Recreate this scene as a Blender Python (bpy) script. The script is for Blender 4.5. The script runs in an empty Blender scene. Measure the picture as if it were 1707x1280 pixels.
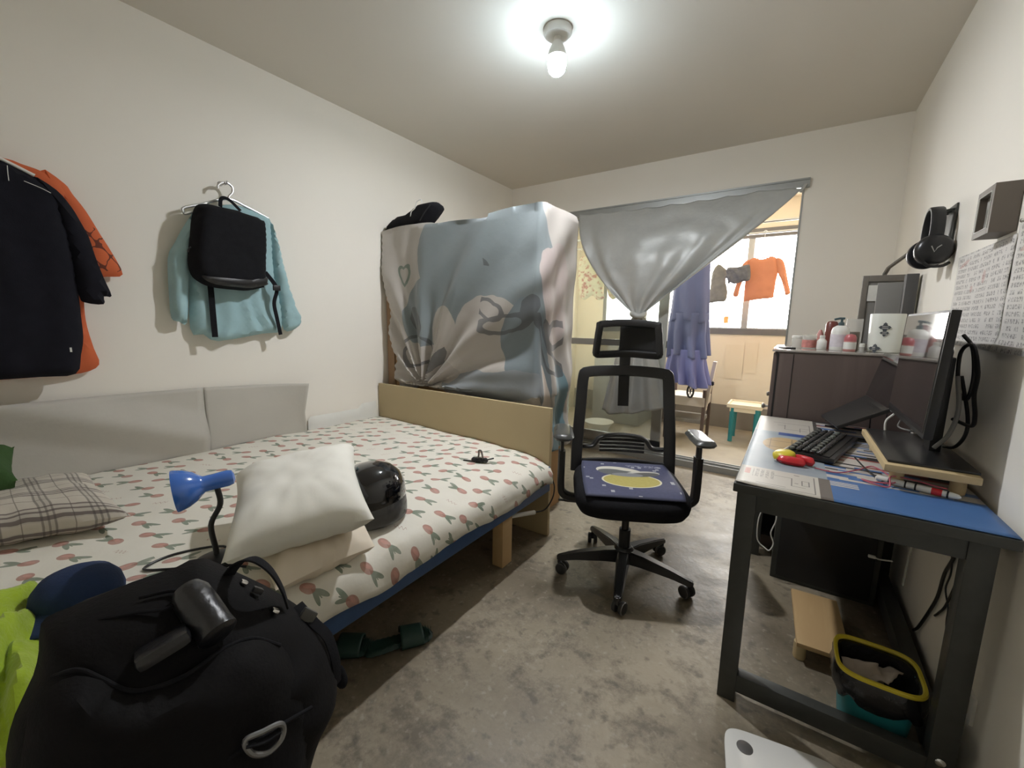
import bpy, bmesh, math, random
from mathutils import Vector, Matrix, noise as mnoise
from mathutils.geometry import delaunay_2d_cdt

random.seed(7)
PI = math.pi
SC = bpy.context.scene
COL = SC.collection

# ------------------------------------------------------------------ camera
CAM_H = 1.25
F_PX, YAW, PITCH, ROLL = 691.287, 0.5933382, -0.15005293, 0.01660141
cy, sy, cp, sp = math.cos(YAW), math.sin(YAW), math.cos(PITCH), math.sin(PITCH)
fwd = Vector((-sy * cp, cy * cp, sp))
r0 = Vector((cy, sy, 0))
u0 = r0.cross(fwd)
rr = r0 * math.cos(ROLL) + u0 * math.sin(ROLL)
uu = -r0 * math.sin(ROLL) + u0 * math.cos(ROLL)
cam_d = bpy.data.cameras.new('camera')
cam_d.sensor_width = 36.0
cam_d.lens = F_PX / 1707 * 36.0
cam_d.clip_start = 0.02
cam = bpy.data.objects.new('camera', cam_d)
COL.objects.link(cam)
cam.matrix_world = Matrix(((rr.x, uu.x, -fwd.x, 0), (rr.y, uu.y, -fwd.y, 0), (rr.z, uu.z, -fwd.z, CAM_H), (0, 0, 0, 1)))
SC.camera = cam

# ------------------------------------------------------------------ light
BULB_POWER = 95.0
LED_POWER = 3400.0
SKY_STRENGTH = 24.0
w = bpy.data.worlds.new('sky')
SC.world = w
w.use_nodes = True
w.node_tree.nodes['Background'].inputs[0].default_value = (1.0, 0.985, 0.95, 1)
w.node_tree.nodes['Background'].inputs[1].default_value = SKY_STRENGTH
SC.view_settings.view_transform = 'Standard'
SC.view_settings.look = 'None'
SC.view_settings.exposure = 0.0
SC.view_settings.gamma = 1.0
SC.view_settings.use_curve_mapping = False
SC.cycles.diffuse_bounces = 10
SC.cycles.max_bounces = 16
SC.cycles.transparent_max_bounces = 16
pd = bpy.data.lights.new('window_portal', 'AREA')     # sampling portal in the balcony window, gives no light of its own
pd.shape = 'RECTANGLE'
pd.size, pd.size_y = 2.3, 1.0
pd.cycles.is_portal = True
po = bpy.data.objects.new('window_portal', pd)
po.location = (-1.05, 5.62, 1.7)
COL.objects.link(po)
po.rotation_euler = (-PI / 2, 0, 0)

# ------------------------------------------------------------------ room numbers
LW, RW, BW, FW, CZ = -2.60, 0.50, 3.80, -0.75, 2.615
BY1 = 5.50      # far wall of the balcony


# ================================================================== materials
class X:
    """a float socket with arithmetic, for procedural patterns"""
    def __init__(s, nt, sock): s.nt, s.k = nt, sock
    def _m(s, op, *a):
        n = s.nt.nodes.new('ShaderNodeMath'); n.operation = op
        for i, v in enumerate((s,) + a):
            if isinstance(v, X): s.nt.links.new(v.k, n.inputs[i])
            else: n.inputs[i].default_value = v
        return X(s.nt, n.outputs[0])
    def __add__(s, o): return s._m('ADD', o)
    __radd__ = __add__
    def __sub__(s, o): return s._m('SUBTRACT', o)
    def __rsub__(s, o): return (s * -1.0) + o
    def __mul__(s, o): return s._m('MULTIPLY', o)
    __rmul__ = __mul__
    def __truediv__(s, o): return s._m('DIVIDE', o)
    def lt(s, o): return s._m('LESS_THAN', o)
    def gt(s, o): return s._m('GREATER_THAN', o)
    def fl(s): return s._m('FLOOR')
    def fr(s): return s._m('FRACT')
    def ab(s): return s._m('ABSOLUTE')
    def sin(s): return s._m('SINE')
    def cos(s): return s._m('COSINE')
    def sq(s): return s._m('SQRT')
    def mx(s, o): return s._m('MAXIMUM', o)
    def mn(s, o): return s._m('MINIMUM', o)
    def within(s, a, b): return s.gt(a) * s.lt(b)


def new_mat(name):
    m = bpy.data.materials.new(name); m.use_nodes = True
    nt = m.node_tree
    return m, nt, nt.nodes['Principled BSDF']


def mixc(nt, f, a, b):
    n = nt.nodes.new('ShaderNodeMix'); n.data_type = 'RGBA'
    for i, v in ((0, f), (6, a), (7, b)):
        if isinstance(v, X): nt.links.new(v.k, n.inputs[i])
        elif hasattr(v, 'is_linked'): nt.links.new(v, n.inputs[i])
        elif isinstance(v, (tuple, list)): n.inputs[i].default_value = (*v[:3], 1)
        else: n.inputs[i].default_value = v
    return n.outputs[2]


def coords(nt, kind='UV'):
    t = nt.nodes.new('ShaderNodeTexCoord'); s = nt.nodes.new('ShaderNodeSeparateXYZ')
    nt.links.new(t.outputs[kind], s.inputs[0])
    return X(nt, s.outputs[0]), X(nt, s.outputs[1]), X(nt, s.outputs[2])


def comb(nt, x, y, z=0.0):
    n = nt.nodes.new('ShaderNodeCombineXYZ')
    for i, v in enumerate((x, y, z)):
        if isinstance(v, X): nt.links.new(v.k, n.inputs[i])
        else: n.inputs[i].default_value = v
    return n.outputs[0]


def wnoise(nt, x, y, z=0.0):
    n = nt.nodes.new('ShaderNodeTexWhiteNoise'); n.noise_dimensions = '3D'
    nt.links.new(comb(nt, x, y, z), n.inputs[0])
    return X(nt, n.outputs[0])


def pnoise(nt, vec=None, scale=5.0, detail=3.0, kind='Object', rough=.5):
    n = nt.nodes.new('ShaderNodeTexNoise')
    n.inputs['Scale'].default_value = scale; n.inputs['Detail'].default_value = detail; n.inputs['Roughness'].default_value = rough
    if vec is None:
        t = nt.nodes.new('ShaderNodeTexCoord'); vec = t.outputs[kind]
    nt.links.new(vec, n.inputs['Vector'])
    return X(nt, n.outputs[0])


def bump(nt, b, h, strength=.3, dist=.01):
    n = nt.nodes.new('ShaderNodeBump'); n.inputs['Strength'].default_value = strength; n.inputs['Distance'].default_value = dist
    nt.links.new(h.k, n.inputs['Height']); nt.links.new(n.outputs[0], b.inputs['Normal'])


def M(name, c, rough=.6, metal=0.0, var=0.12, vs=12.0, bs=0.0, bsc=60.0, coat=0.0, spec=None, sheen=0.0):
    m, nt, b = new_mat(name)
    n = pnoise(nt, scale=vs, detail=4)
    d = tuple(max(0, v * (1 - var)) for v in c); l = tuple(min(1, v * (1 + var)) for v in c)
    nt.links.new(mixc(nt, n, d, l), b.inputs['Base Color'])
    b.inputs['Roughness'].default_value = rough; b.inputs['Metallic'].default_value = metal
    b.inputs['Coat Weight'].default_value = coat
    if spec is not None: b.inputs['Specular IOR Level'].default_value = spec
    if sheen: b.inputs['Sheen Weight'].default_value = sheen
    if bs: bump(nt, b, pnoise(nt, scale=bsc, detail=3), bs, .004)
    return m


def glassy(name, tint, mix=.12, rough=.03, alpha_col=(1, 1, 1)):
    m = bpy.data.materials.new(name); m.use_nodes = True; nt = m.node_tree; nt.nodes.clear()
    o = nt.nodes.new('ShaderNodeOutputMaterial'); t = nt.nodes.new('ShaderNodeBsdfTransparent')
    p = nt.nodes.new('ShaderNodeBsdfPrincipled'); mx = nt.nodes.new('ShaderNodeMixShader')
    t.inputs[0].default_value = (*alpha_col, 1); p.inputs['Base Color'].default_value = (*tint, 1)
    p.inputs['Roughness'].default_value = rough; mx.inputs[0].default_value = mix
    nt.links.new(t.outputs[0], mx.inputs[1]); nt.links.new(p.outputs[0], mx.inputs[2]); nt.links.new(mx.outputs[0], o.inputs[0])
    return m


def wood(name, a, b2, scale=18.0, stretch=(1, .08, 1), rough=.6):
    m, nt, b = new_mat(name)
    t = nt.nodes.new('ShaderNodeTexCoord'); mp = nt.nodes.new('ShaderNodeMapping')
    mp.inputs['Scale'].default_value = stretch
    nt.links.new(t.outputs['Object'], mp.inputs[0])
    n = pnoise(nt, mp.outputs[0], scale=scale, detail=6, rough=.65)
    k = (n * 9.0).sin() * .25 + n
    nt.links.new(mixc(nt, k, a, b2), b.inputs['Base Color'])
    b.inputs['Roughness'].default_value = rough
    bump(nt, b, n, .15, .003)
    return m


def wall_mat(name, c, stain=.06):
    m, nt, b = new_mat(name)
    n = pnoise(nt, scale=1.6, detail=5); n2 = pnoise(nt, scale=160, detail=2)
    nt.links.new(mixc(nt, n, tuple(v * (1 - stain) for v in c), tuple(min(1, v * (1 + stain)) for v in c)), b.inputs['Base Color'])
    b.inputs['Roughness'].default_value = .85
    bump(nt, b, n2 * .6 + pnoise(nt, scale=25, detail=3) * .5, .10, .0015)
    return m


MT = {}
MT['wall'] = wall_mat('wall_paint', (.83, .795, .72), .03)
MT['ceil'] = wall_mat('ceiling_paint', (.70, .665, .60), .03)
MT['balwall'] = wall_mat('balcony_cream_paint', (.64, .575, .46), .03)
MT['balskirt'] = wall_mat('balcony_grey_skirting', (.20, .18, .155))
MT['trim'] = M('grey_aluminium', (.36, .37, .36), .45, .5, .06)
MT['darktrim'] = M('dark_window_frame', (.13, .13, .13), .5, .2, .08)


def floor_mat():
    m, nt, b = new_mat('stained_concrete')
    n1 = pnoise(nt, scale=1.9, detail=9, rough=.62); n2 = pnoise(nt, scale=7.5, detail=8, rough=.72); n3 = pnoise(nt, scale=42, detail=4)
    cl = lambda q: q.mx(0.0).mn(1.0)
    c = mixc(nt, cl((n1 - .36) * 3.6), (.125, .102, .070), (.35, .30, .22))
    c2 = mixc(nt, cl((n2 - .47) * 6.0) * cl((pnoise(nt, scale=3.7, detail=5) - .38) * 5.0) * .72, c, (.085, .068, .048))
    c3 = mixc(nt, cl((n3 - .60) * 6.0) * .40, c2, (.50, .46, .38))
    c4 = mixc(nt, cl((pnoise(nt, scale=19, detail=6) - .58) * 10.0) * .55, c3, (.07, .058, .045))
    nt.links.new(c4, b.inputs['Base Color'])
    nt.links.new((n1 * .40 + .10 + n2 * .25).k, b.inputs['Roughness'])
    bump(nt, b, n2 * .7 + pnoise(nt, scale=26, detail=4) * .6 + n3 * .2, .40, .006)
    return m


MT['floor'] = floor_mat()
MT['balfloor'] = M('balcony_floor_screed', (.30, .26, .20), .5, 0, .25, 6, .25, 30)
MT['glass'] = glassy('clear_glass', (.9, .95, .93), .06, .02)
MT['dirty'] = glassy('dusty_glass', (.70, .74, .66), .20, .22, (.97, 1, .97))
MT['black'] = M('black_plastic', (.012, .012, .013), .42, 0, .2)
MT['black2'] = M('satin_black_nylon', (.016, .016, .017), .3, 0, .2)
MT['blackcloth'] = M('black_cloth', (.009, .009, .011), .9, 0, .35, 40, .3, 220)
MT['blackcloth'].node_tree.nodes['Principled BSDF'].inputs['Specular IOR Level'].default_value = .2
MT['navycloth'] = M('faded_black_cotton', (.012, .012, .017), .95, 0, .3, 20, .2, 260, spec=.15)
MT['orange'] = M('orange_cotton', (.62, .13, .045), .9, 0, .15, 14, .2, 240)
MT['ltblue'] = M('pale_blue_poplin', (.33, .50, .53), .8, 0, .1, 9, .2, 40)
MT['board'] = M('grey_white_board', (.50, .48, .43), .75, 0, .06, 8, .12, 60)
MT['white'] = M('white_plastic', (.72, .72, .68), .4, 0, .04)
MT['cream'] = M('cream_painted_panel', (.42, .335, .19), .55, 0, .05, 5)
MT['bluerail'] = M('blue_painted_rail', (.018, .06, .16), .5, 0, .2, 20)
MT['pine'] = wood('pine', (.42, .27, .12), (.62, .45, .24), 14)
MT['pine2'] = wood('pale_pine', (.50, .38, .20), (.70, .56, .34), 12)
MT['cardboard'] = M('cardboard', (.36, .215, .095), .85, 0, .1, 14)
MT['deskblack'] = M('charcoal_steel', (.040, .042, .038), .45, .1, .3, 30)
MT['walnut'] = wood('dark_brown_laminate', (.085, .062, .056), (.15, .115, .105), 9, (1, 1, .06), .35)
MT['pillow'] = M('white_microfibre', (.78, .77, .70), .8, 0, .04, 7, .12, 30)
MT['pillow2'] = M('ivory_cotton', (.72, .64, .52), .85, 0, .05, 7, .12, 30)
MT['bluegloss'] = M('glossy_blue_enamel', (.05, .16, .55), .18, 0, .05, 5, coat=.6)
MT['helmet'] = M('gloss_black', (.006, .006, .008), .08, 0, .1, 5, coat=.8)
MT['visor'] = glassy('smoked_visor', (.12, .12, .12), .62, .12, (.55, .55, .55))
MT['steel'] = M('brushed_steel', (.55, .55, .54), .3, .9, .08)
MT['chrome'] = M('chrome', (.75, .75, .75), .14, 1.0, .03)
MT['green'] = M('dark_green_rubber', (.012, .04, .03), .55, 0, .15)
MT['teal'] = M('teal_plastic', (.02, .20, .22), .42, 0, .08)
MT['lime'] = M('lime_towelling', (.33, .46, .02), .95, 0, .25, 30, .6, 130, sheen=.3)
MT['darkgreen'] = M('dark_green_fleece', (.035, .085, .02), .95, 0, .3, 18, .4, 90)
MT['bluecap'] = M('navy_blue_twill', (.006, .022, .075), .85, 0, .2, 30, .3, 200)
MT['yellow'] = M('yellow_plastic', (.62, .50, .03), .4, 0, .06)
MT['red'] = M('red_plastic', (.55, .02, .03), .3, 0, .08, coat=.3)
MT['binbag'] = M('black_bin_liner', (.014, .014, .015), .22, 0, .1, 10, .7, 45)
MT['paper'] = M('crumpled_paper', (.42, .36, .30), .8, 0, .12, 9, .4, 22)
MT['cellowrap'] = M('dark_shrink_wrap', (.010, .010, .012), .35, 0, .4, 20, 1.0, 34, coat=.25)
MT['tulle'] = M('grey_brown_garment', (.20, .19, .16), .9, 0, .3, 25)
MT['dress'] = M('slate_blue_jersey', (.15, .17, .32), .8, 0, .08, 6)
MT['peach'] = M('orange_knit', (.58, .225, .12), .85, 0, .1, 14)
MT['shorts'] = M('grey_ruffled_cotton', (.13, .13, .14), .9, 0, .35, 40)
MT['greypanel'] = M('grey_card', (.24, .235, .225), .7, 0, .05)
MT['greyframe'] = M('grey_brown_wood', (.17, .155, .135), .6, 0, .1, 20)
MT['frame'] = M('taupe_box_frame', (.18, .155, .135), .55, 0, .08)
MT['pink'] = M('pink_label_plastic', (.52, .24, .22), .45, 0, .15, 25)
MT['brownbottle'] = M('brown_red_bottle', (.16, .045, .035), .3, 0, .1)
MT['clear'] = glassy('clear_plastic', (.85, .85, .82), .4, .15, (.9, .9, .88))
MT['whitecord'] = M('white_cord', (.75, .75, .72), .4, 0, .03)
MT['pinkcord'] = M('pink_cord', (.45, .10, .14), .5, 0, .1)
MT['cushion'] = M('grey_board_balcony', (.45, .40, .34), .7, 0, .08)
MT['scale'] = M('white_glass_scale', (.78, .78, .75), .25, 0, .02, coat=.3)
MT['dot'] = M('scale_electrode', (.16, .155, .15), .35, .5, .08)
MT['rubber'] = M('caster_tread', (.03, .03, .03), .5, 0, .2)
MT['casterhub'] = M('caster_grey_rim', (.16, .15, .14), .35, .3, .1)


def mesh_mat(name, c, mix):
    m = bpy.data.materials.new(name); m.use_nodes = True; nt = m.node_tree; b = nt.nodes['Principled BSDF']
    b.inputs['Base Color'].default_value = (*c, 1); b.inputs['Roughness'].default_value = .8
    x, y, z = coords(nt, 'Object')
    a = ((x * 900.0).sin().ab() * (z * 900.0).sin().ab())
    t = nt.nodes.new('ShaderNodeBsdfTransparent'); mx = nt.nodes.new('ShaderNodeMixShader'); o = nt.nodes['Material Output']
    f = (a * -.25 + mix + .1)
    nt.links.new(f.k, mx.inputs[0]); nt.links.new(t.outputs[0], mx.inputs[1]); nt.links.new(b.outputs[0], mx.inputs[2]); nt.links.new(mx.outputs[0], o.inputs[0])
    return m


MT['mesh'] = mesh_mat('chair_mesh_fabric', (.02, .02, .02), .42)
MT['mesh2'] = mesh_mat('headrest_mesh_fabric', (.02, .02, .02), .72)


def emit(name, c, s):
    m = bpy.data.materials.new(name); m.use_nodes = True; nt = m.node_tree; nt.nodes.clear()
    o = nt.nodes.new('ShaderNodeOutputMaterial'); e = nt.nodes.new('ShaderNodeEmission')
    e.inputs[0].default_value = (*c, 1); e.inputs[1].default_value = s; nt.links.new(e.outputs[0], o.inputs[0])
    return m


MT['led'] = emit('led_plate', (.94, .935, .96), LED_POWER)


def dome_mat():
    m = emit('led_bulb_diffuser', (.74, .89, 1.0), BULB_POWER); nt = m.node_tree
    e = [n for n in nt.nodes if n.type == 'EMISSION'][0]; o = [n for n in nt.nodes if n.type == 'OUTPUT_MATERIAL'][0]
    t = nt.nodes.new('ShaderNodeBsdfTransparent'); t.inputs[0].default_value = (.75, .75, .75, 1)
    a = nt.nodes.new('ShaderNodeAddShader'); nt.links.new(t.outputs[0], a.inputs[0]); nt.links.new(e.outputs[0], a.inputs[1]); nt.links.new(a.outputs[0], o.inputs[0])
    return m


MT['bulb'] = dome_mat()


# ---- printed patterns
def ell(u, v, cx, cy_, rx, ry, a=0.0):
    du, dv = u - cx, v - cy_
    c, s = math.cos(a), math.sin(a)
    p = (du * c + dv * s) / rx; q = (dv * c - du * s) / ry
    return p * p + q * q


def tulip_mat():
    m, nt, b = new_mat('tulip_print_cotton')
    u, v, _ = coords(nt)
    cw, ch = .118, .094
    row = (v / ch).fl()
    uu_ = u / cw + row * .37
    ci = uu_.fl()
    px_ = (uu_.fr() - .5) * cw; py_ = ((v / ch).fr() - .5) * ch
    h = wnoise(nt, ci, row, 3.0)
    ang = h * 1.1 + .1
    flip = (wnoise(nt, ci, row, 9.0).gt(.5) * 2.0 - 1.0)
    c, s = ang.cos(), ang.sin()
    x = (px_ * c + py_ * s) * flip; y = (py_ * c - px_ * s)
    x = x + (wnoise(nt, ci, row, 5.) - .5) * .02
    bulb = ell(x, y, -.020, 0, .024, .017).lt(1.0)
    l1 = ell(x, y, .022, .008, .030, .0078, .34).lt(1.0); l2 = ell(x, y, .019, -.008, .025, .0070, -.34).lt(1.0)
    stem = (y.ab()).lt(.0016) * x.within(-.01, .035)
    inner = ell(x, y, -.022, .004, .014, .006, .3).lt(1.0)
    keep = wnoise(nt, ci, row, 1.0).gt(.10)
    txt = ((y - ((x * 430.0).sin() * .006)).ab().lt(.0016)) * x.ab().lt(.024) * (1.0 - keep)
    fa = pnoise(nt, scale=26, detail=3)
    base = mixc(nt, pnoise(nt, scale=6, detail=3), (.70, .67, .585), (.76, .74, .66))
    c1 = mixc(nt, (l1.mx(l2)).mx(stem) * keep * (fa * .5 + .55), base, (.12, .17, .115))
    c2 = mixc(nt, bulb * keep * (fa * .5 + .55), c1, (.38, .17, .135))
    c3 = mixc(nt, inner * keep * .5, c2, (.62, .33, .27))
    c4 = mixc(nt, txt * .7, c3, (.33, .12, .08))
    nt.links.new(c4, b.inputs['Base Color']); b.inputs['Roughness'].default_value = .9
    bump(nt, b, pnoise(nt, scale=11, detail=5), .35, .012)
    return m


MT['tulip'] = tulip_mat()


def plaid_mat():
    m, nt, b = new_mat('plaid_cotton')
    u, v, _ = coords(nt)
    nz = (pnoise(nt, kind='UV', scale=8) - .5) * .012
    u, v = u + nz, v + nz
    P = .105
    f = (u / P).fr() * P
    g = (v / P).fr() * P
    tri = lambda t: (t - .02).ab().lt(.0024).mx((t - .033).ab().lt(.0024)).mx((t - .046).ab().lt(.0024))
    band = lambda t: t.within(.016, .050)
    thin = lambda t: (t - .085).ab().lt(.0013)
    base = mixc(nt, pnoise(nt, scale=15), (.50, .46, .39), (.58, .54, .47))
    c1 = mixc(nt, band(f).mx(band(g)) * .18, base, (.2, .18, .17))
    c2 = mixc(nt, tri(f) * .75, c1, (.085, .06, .065))
    c3 = mixc(nt, tri(g) * .55, c2, (.085, .075, .07))
    c4 = mixc(nt, thin(f).mx(thin(g)) * .6, c3, (.12, .10, .09))
    nt.links.new(c4, b.inputs['Base Color']); b.inputs['Roughness'].default_value = .92
    bump(nt, b, pnoise(nt, scale=14, detail=5), .4, .01)
    return m


MT['plaid'] = plaid_mat()


def drape_mat():
    m, nt, b = new_mat('printed_dust_cover')
    u, v, _ = coords(nt)            # u = metres along the front from the wall, v = height
    w1 = (pnoise(nt, kind='UV', scale=3.5, detail=3) - .5) * .10
    w2 = (pnoise(nt, comb(nt, v * 1.0 + 7.0, u * 1.0), scale=3.5, detail=3) - .5) * .10
    u, v = u + w1, v + w2
    c = mixc(nt, pnoise(nt, kind='UV', scale=5), (.37, .345, .315), (.44, .41, .375))
    big = ell(u, v, .93, 1.60, .56, .40, -.35).lt(1.0).mx(ell(u, v, .48, 1.28, .28, .24, .5).lt(1.0)).mx(ell(u, v, 1.22, 1.62, .27, .33).lt(1.0))
    c = mixc(nt, big, c, (.185, .215, .225))
    for (e, cc) in ((ell(u, v, .62, 1.18, .10, .17, -.35), (.40, .37, .335)), (ell(u, v, .98, 1.18, .27, .23, .35), (.39, .36, .325)),
                    (ell(u, v, .33, .98, .13, .09), (.39, .36, .325)), (ell(u, v, 1.30, 1.12, .20, .26), (.17, .205, .225)),
                    (ell(u, v, 1.05, .85, .46, .10, .1), (.22, .24, .255)), (ell(u, v, .60, .90, .12, .09), (.36, .33, .30)),
                    (ell(u, v, 1.55, 1.55, .17, .24), (.42, .36, .34)), (ell(u, v, 1.62, .85, .10, .36), (.16, .26, .30)),
                    (ell(u, v, 1.48, .80, .05, .33, .12), (.56, .50, .44))):
        c = mixc(nt, e.lt(1.0), c, cc)
    dark = (.085, .090, .095)
    strokes = None
    for (e, t) in ((ell(u, v, 1.02, 1.33, .10, .055, -.4), .35), (ell(u, v, 1.12, 1.235, .17, .05, .1), .42), (ell(u, v, .33, 1.0, .17, .12), .16),
                   (ell(u, v, 1.58, 1.36, .14, .06, .2), .5), (ell(u, v, 1.50, 1.22, .16, .05, -.3), .5)):
        s = (e - 1.0).ab().lt(t) * v.gt(.5)
        strokes = s if strokes is None else strokes.mx(s)
    half = (u * 6.0).sin().gt(-.55)
    for e in (ell(u, v, 1.30, 1.33, .055, .085, -.6), ell(u, v, .36, 1.22, .07, .12, .6), ell(u, v, .86, 1.66, .15, .028, -.35), ell(u, v, .78, 1.40, .13, .020, .1), ell(u, v, .55, .95, .14, .022, 1.0)):
        strokes = strokes.mx(e.lt(1.0))
    c = mixc(nt, strokes * half * .8, c, dark)
    # small heart outline
    hu, hv = (u - .235) / .062, (v - 1.53) / .062
    q = hu * hu + (hv - hu.ab() * .75) * (hv - hu.ab() * .75) * 1.1
    c = mixc(nt, (q - 1.0).ab().lt(.38), c, (.15, .19, .155))
    nt.links.new(c, b.inputs['Base Color']); b.inputs['Roughness'].default_value = .55
    b.inputs['Sheen Weight'].default_value = .15
    bump(nt, b, pnoise(nt, kind='UV', scale=9, detail=4), .25, .012)
    return m


MT['drape'] = drape_mat()


def silver_mat():
    m, nt, b = new_mat('silver_coated_curtain')
    n = pnoise(nt, scale=7, detail=6, rough=.65)
    nt.links.new(mixc(nt, n, (.40, .42, .415), (.54, .555, .54)), b.inputs['Base Color'])
    b.inputs['Metallic'].default_value = .15; b.inputs['Roughness'].default_value = .42
    u, v, _ = coords(nt)
    crease = ((v * 7.5 + n * .6).fr() - .5).ab().lt(.02)
    bump(nt, b, n + crease * -.3 + pnoise(nt, scale=22, detail=4) * .3, .28, .015)
    return m


MT['silver'] = silver_mat()


def mat_print():
    m, nt, b = new_mat('printed_desk_mat')
    u, v, _ = coords(nt)           # metres: u across the desk, v along it
    R = lambda a, b_, c_, d: u.within(a, b_) * v.within(c_, d)
    n = pnoise(nt, kind='UV', scale=14, detail=4)
    c = mixc(nt, n, (.050, .13, .32), (.065, .165, .39))
    c = mixc(nt, R(-.2, .13, 1.60, 2.25), c, mixc(nt, n, (.20, .25, .30), (.34, .38, .40)))
    c = mixc(nt, R(-.02, .13, 2.16, 2.25), c, (.035, .075, .24))
    c = mixc(nt, R(-.2, .135, 1.3, 1.605), c, (.145, .125, .11))
    c = mixc(nt, R(-.2, .105, 1.3, 1.605), c, (.50, .475, .42))
    c = mixc(nt, R(-.2, .145, 2.22, 2.7), c, (.07, .065, .06))
    c = mixc(nt, R(-.2, .115, 2.22, 2.7), c, (.47, .44, .39))
    ship = ell(u, v, .015, 1.985, .085, .13).lt(1.0)
    c = mixc(nt, ship, c, mixc(nt, n, (.36, .24, .11), (.50, .36, .19)))
    lines = None
    segs = [R(-.045, -.043, 1.90, 2.07), R(.03, .033, 1.88, 2.09), R(.055, .058, 1.9, 2.07), R(-.06, .09, 1.93, 1.935), R(-.06, .09, 2.035, 2.04),
            R(-.015, .035, 1.545, 1.548), R(.033, .036, 1.47, 1.548), R(.033, .07, 1.47, 1.473), R(.06, .08, 1.535, 1.538), R(.06, .063, 1.49, 1.537), R(.078, .081, 1.49, 1.537),
            R(.06, .08, 1.49, 1.493), R(.092, .095, 1.43, 1.59), R(-.09, .095, 1.43, 1.433), R(-.06, .02, 1.445, 1.448), R(.0, .09, 2.30, 2.305), R(.0, .003, 2.30, 2.40),
            R(.06, .1, 2.35, 2.355), R(.098, .101, 2.25, 2.45), R(-.03, .0, 2.38, 2.385), R(.06, .063, 2.27, 2.35), R(-.05, .1, 2.44, 2.445), R(.04, .055, 1.58, 1.586), R(.042, .052, 1.50, 1.505)]
    for s_ in segs: lines = s_ if lines is None else lines.mx(s_)
    c = mixc(nt, lines * .8, c, (.05, .045, .04))
    # small print and a red seal on the white panel
    g = wnoise(nt, (u * 420.0).fl(), (v * 420.0).fl(), 2.0).gt(.45) * R(-.075, -.01, 1.50, 1.585) * ((u * 70.0).fr().gt(.35))
    c = mixc(nt, g * .65, c, (.12, .10, .09))
    c = mixc(nt, R(-.098, -.082, 1.52, 1.58) * .8, c, (.45, .14, .10))
    # striped zone under the keyboard and riser
    row = ((v + u * .06) * 62.0).fl()
    h = wnoise(nt, row, ((u + row * .071) * 6.0).fl(), 4.0)
    z = R(.13, .5, 1.63, 2.6)
    c = mixc(nt, z * h.gt(.52), c, (.50, .47, .43))
    c = mixc(nt, z * h.lt(.26), c, (.03, .03, .035))
    c = mixc(nt, z * h.within(.47, .52), c, (.30, .06, .05))
    c = mixc(nt, R(.135, .205, 1.555, 1.605) * ((v * 62.0).fr().gt(.4)), c, (.52, .49, .43))
    nt.links.new(c, b.inputs['Base Color']); b.inputs['Roughness'].default_value = .45
    return m


MT['matprint'] = mat_print()


def seat_print():
    m, nt, b = new_mat('printed_seat_pad')
    u, v, _ = coords(nt)           # -.5..+.5 across and along
    n = pnoise(nt, kind='UV', scale=30, detail=3)
    c = mixc(nt, n, (.040, .045, .095), (.065, .072, .14))
    sp_ = wnoise(nt, (u * 26.0).fl(), (v * 26.0).fl(), 1.0).gt(.965)
    c = mixc(nt, sp_ * .7, c, (.5, .5, .52))
    c = mixc(nt, ell(u, v, 0.02, -.10, .315, .205).lt(1.0), c, (.62, .60, .45))
    c = mixc(nt, ell(u, v, 0.02, -.10, .295, .19).lt(1.0), c, mixc(nt, n, (.36, .31, .075), (.47, .41, .13)))
    for e, cc in ((ell(u, v, -.07, .17, .27, .15, -.25), (.55, .54, .48)), (ell(u, v, -.10, .13, .22, .10, -.2), (.11, .115, .115)), (ell(u, v, .17, .12, .20, .085, .25), (.50, .49, .44)),
                  (ell(u, v, .18, .10, .18, .065, .25), (.095, .095, .09)), (ell(u, v, .0, .07, .17, .06), (.20, .21, .22)), (ell(u, v, -.02, .25, .15, .045, -.3), (.58, .56, .48))):
        c = mixc(nt, e.lt(1.0), c, cc)
    g = wnoise(nt, (u * 60.0).fl(), (v * 60.0).fl(), 3.0).gt(.5) * u.within(.02, .40) * v.within(.34, .41)
    c = mixc(nt, g * .6, c, (.3, .31, .38))
    edge = u.ab().mx(v.ab()).gt(.475)
    c = mixc(nt, edge, c, (.05, .055, .10))
    nt.links.new(c, b.inputs['Base Color']); b.inputs['Roughness'].default_value = .7
    return m


MT['seatprint'] = seat_print()


def script_mat(seed, cw=.018, ch=.0205):
    m, nt, b = new_mat('handwritten_sheet_%d' % seed)
    u, v, _ = coords(nt)
    v2 = v + (u * 9.0).sin() * .002
    f, g = (u / cw).fr(), (v2 / ch).fr()
    ci, ri = (u / cw).fl(), (v2 / ch).fl()
    st = wnoise(nt, ci * 7.0 + (f * 6.0).fl(), ri * 11.0 + (g * 6.0).fl(), float(seed)).gt(.42)
    box = f.within(.12, .90) * g.within(.15, .80)
    keep = wnoise(nt, ci, ri, seed + 4.0).gt(.10) * wnoise(nt, (u / .115).fl(), 1.0, seed + 2.0).gt(-1.0) * ((u / .115).fr().gt(.13))
    base = mixc(nt, pnoise(nt, scale=5, detail=4), (.60, .575, .54), (.66, .635, .60))
    c = mixc(nt, st * box * keep * .68, base, (.12, .11, .11))
    red = ell(u, v, .56, .285, .022, .02).lt(1.0).mx(ell(u, v, .30, .235, .014, .022).lt(1.0)).mx(ell(u, v, .20, .20, .012, .012).lt(1.0)).mx(ell(u, v, .08, .30, .05, .008, .2).lt(1.0))
    c = mixc(nt, red * .35, c, (.42, .12, .09))
    nt.links.new(c, b.inputs['Base Color']); b.inputs['Roughness'].default_value = .8
    return m


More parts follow.
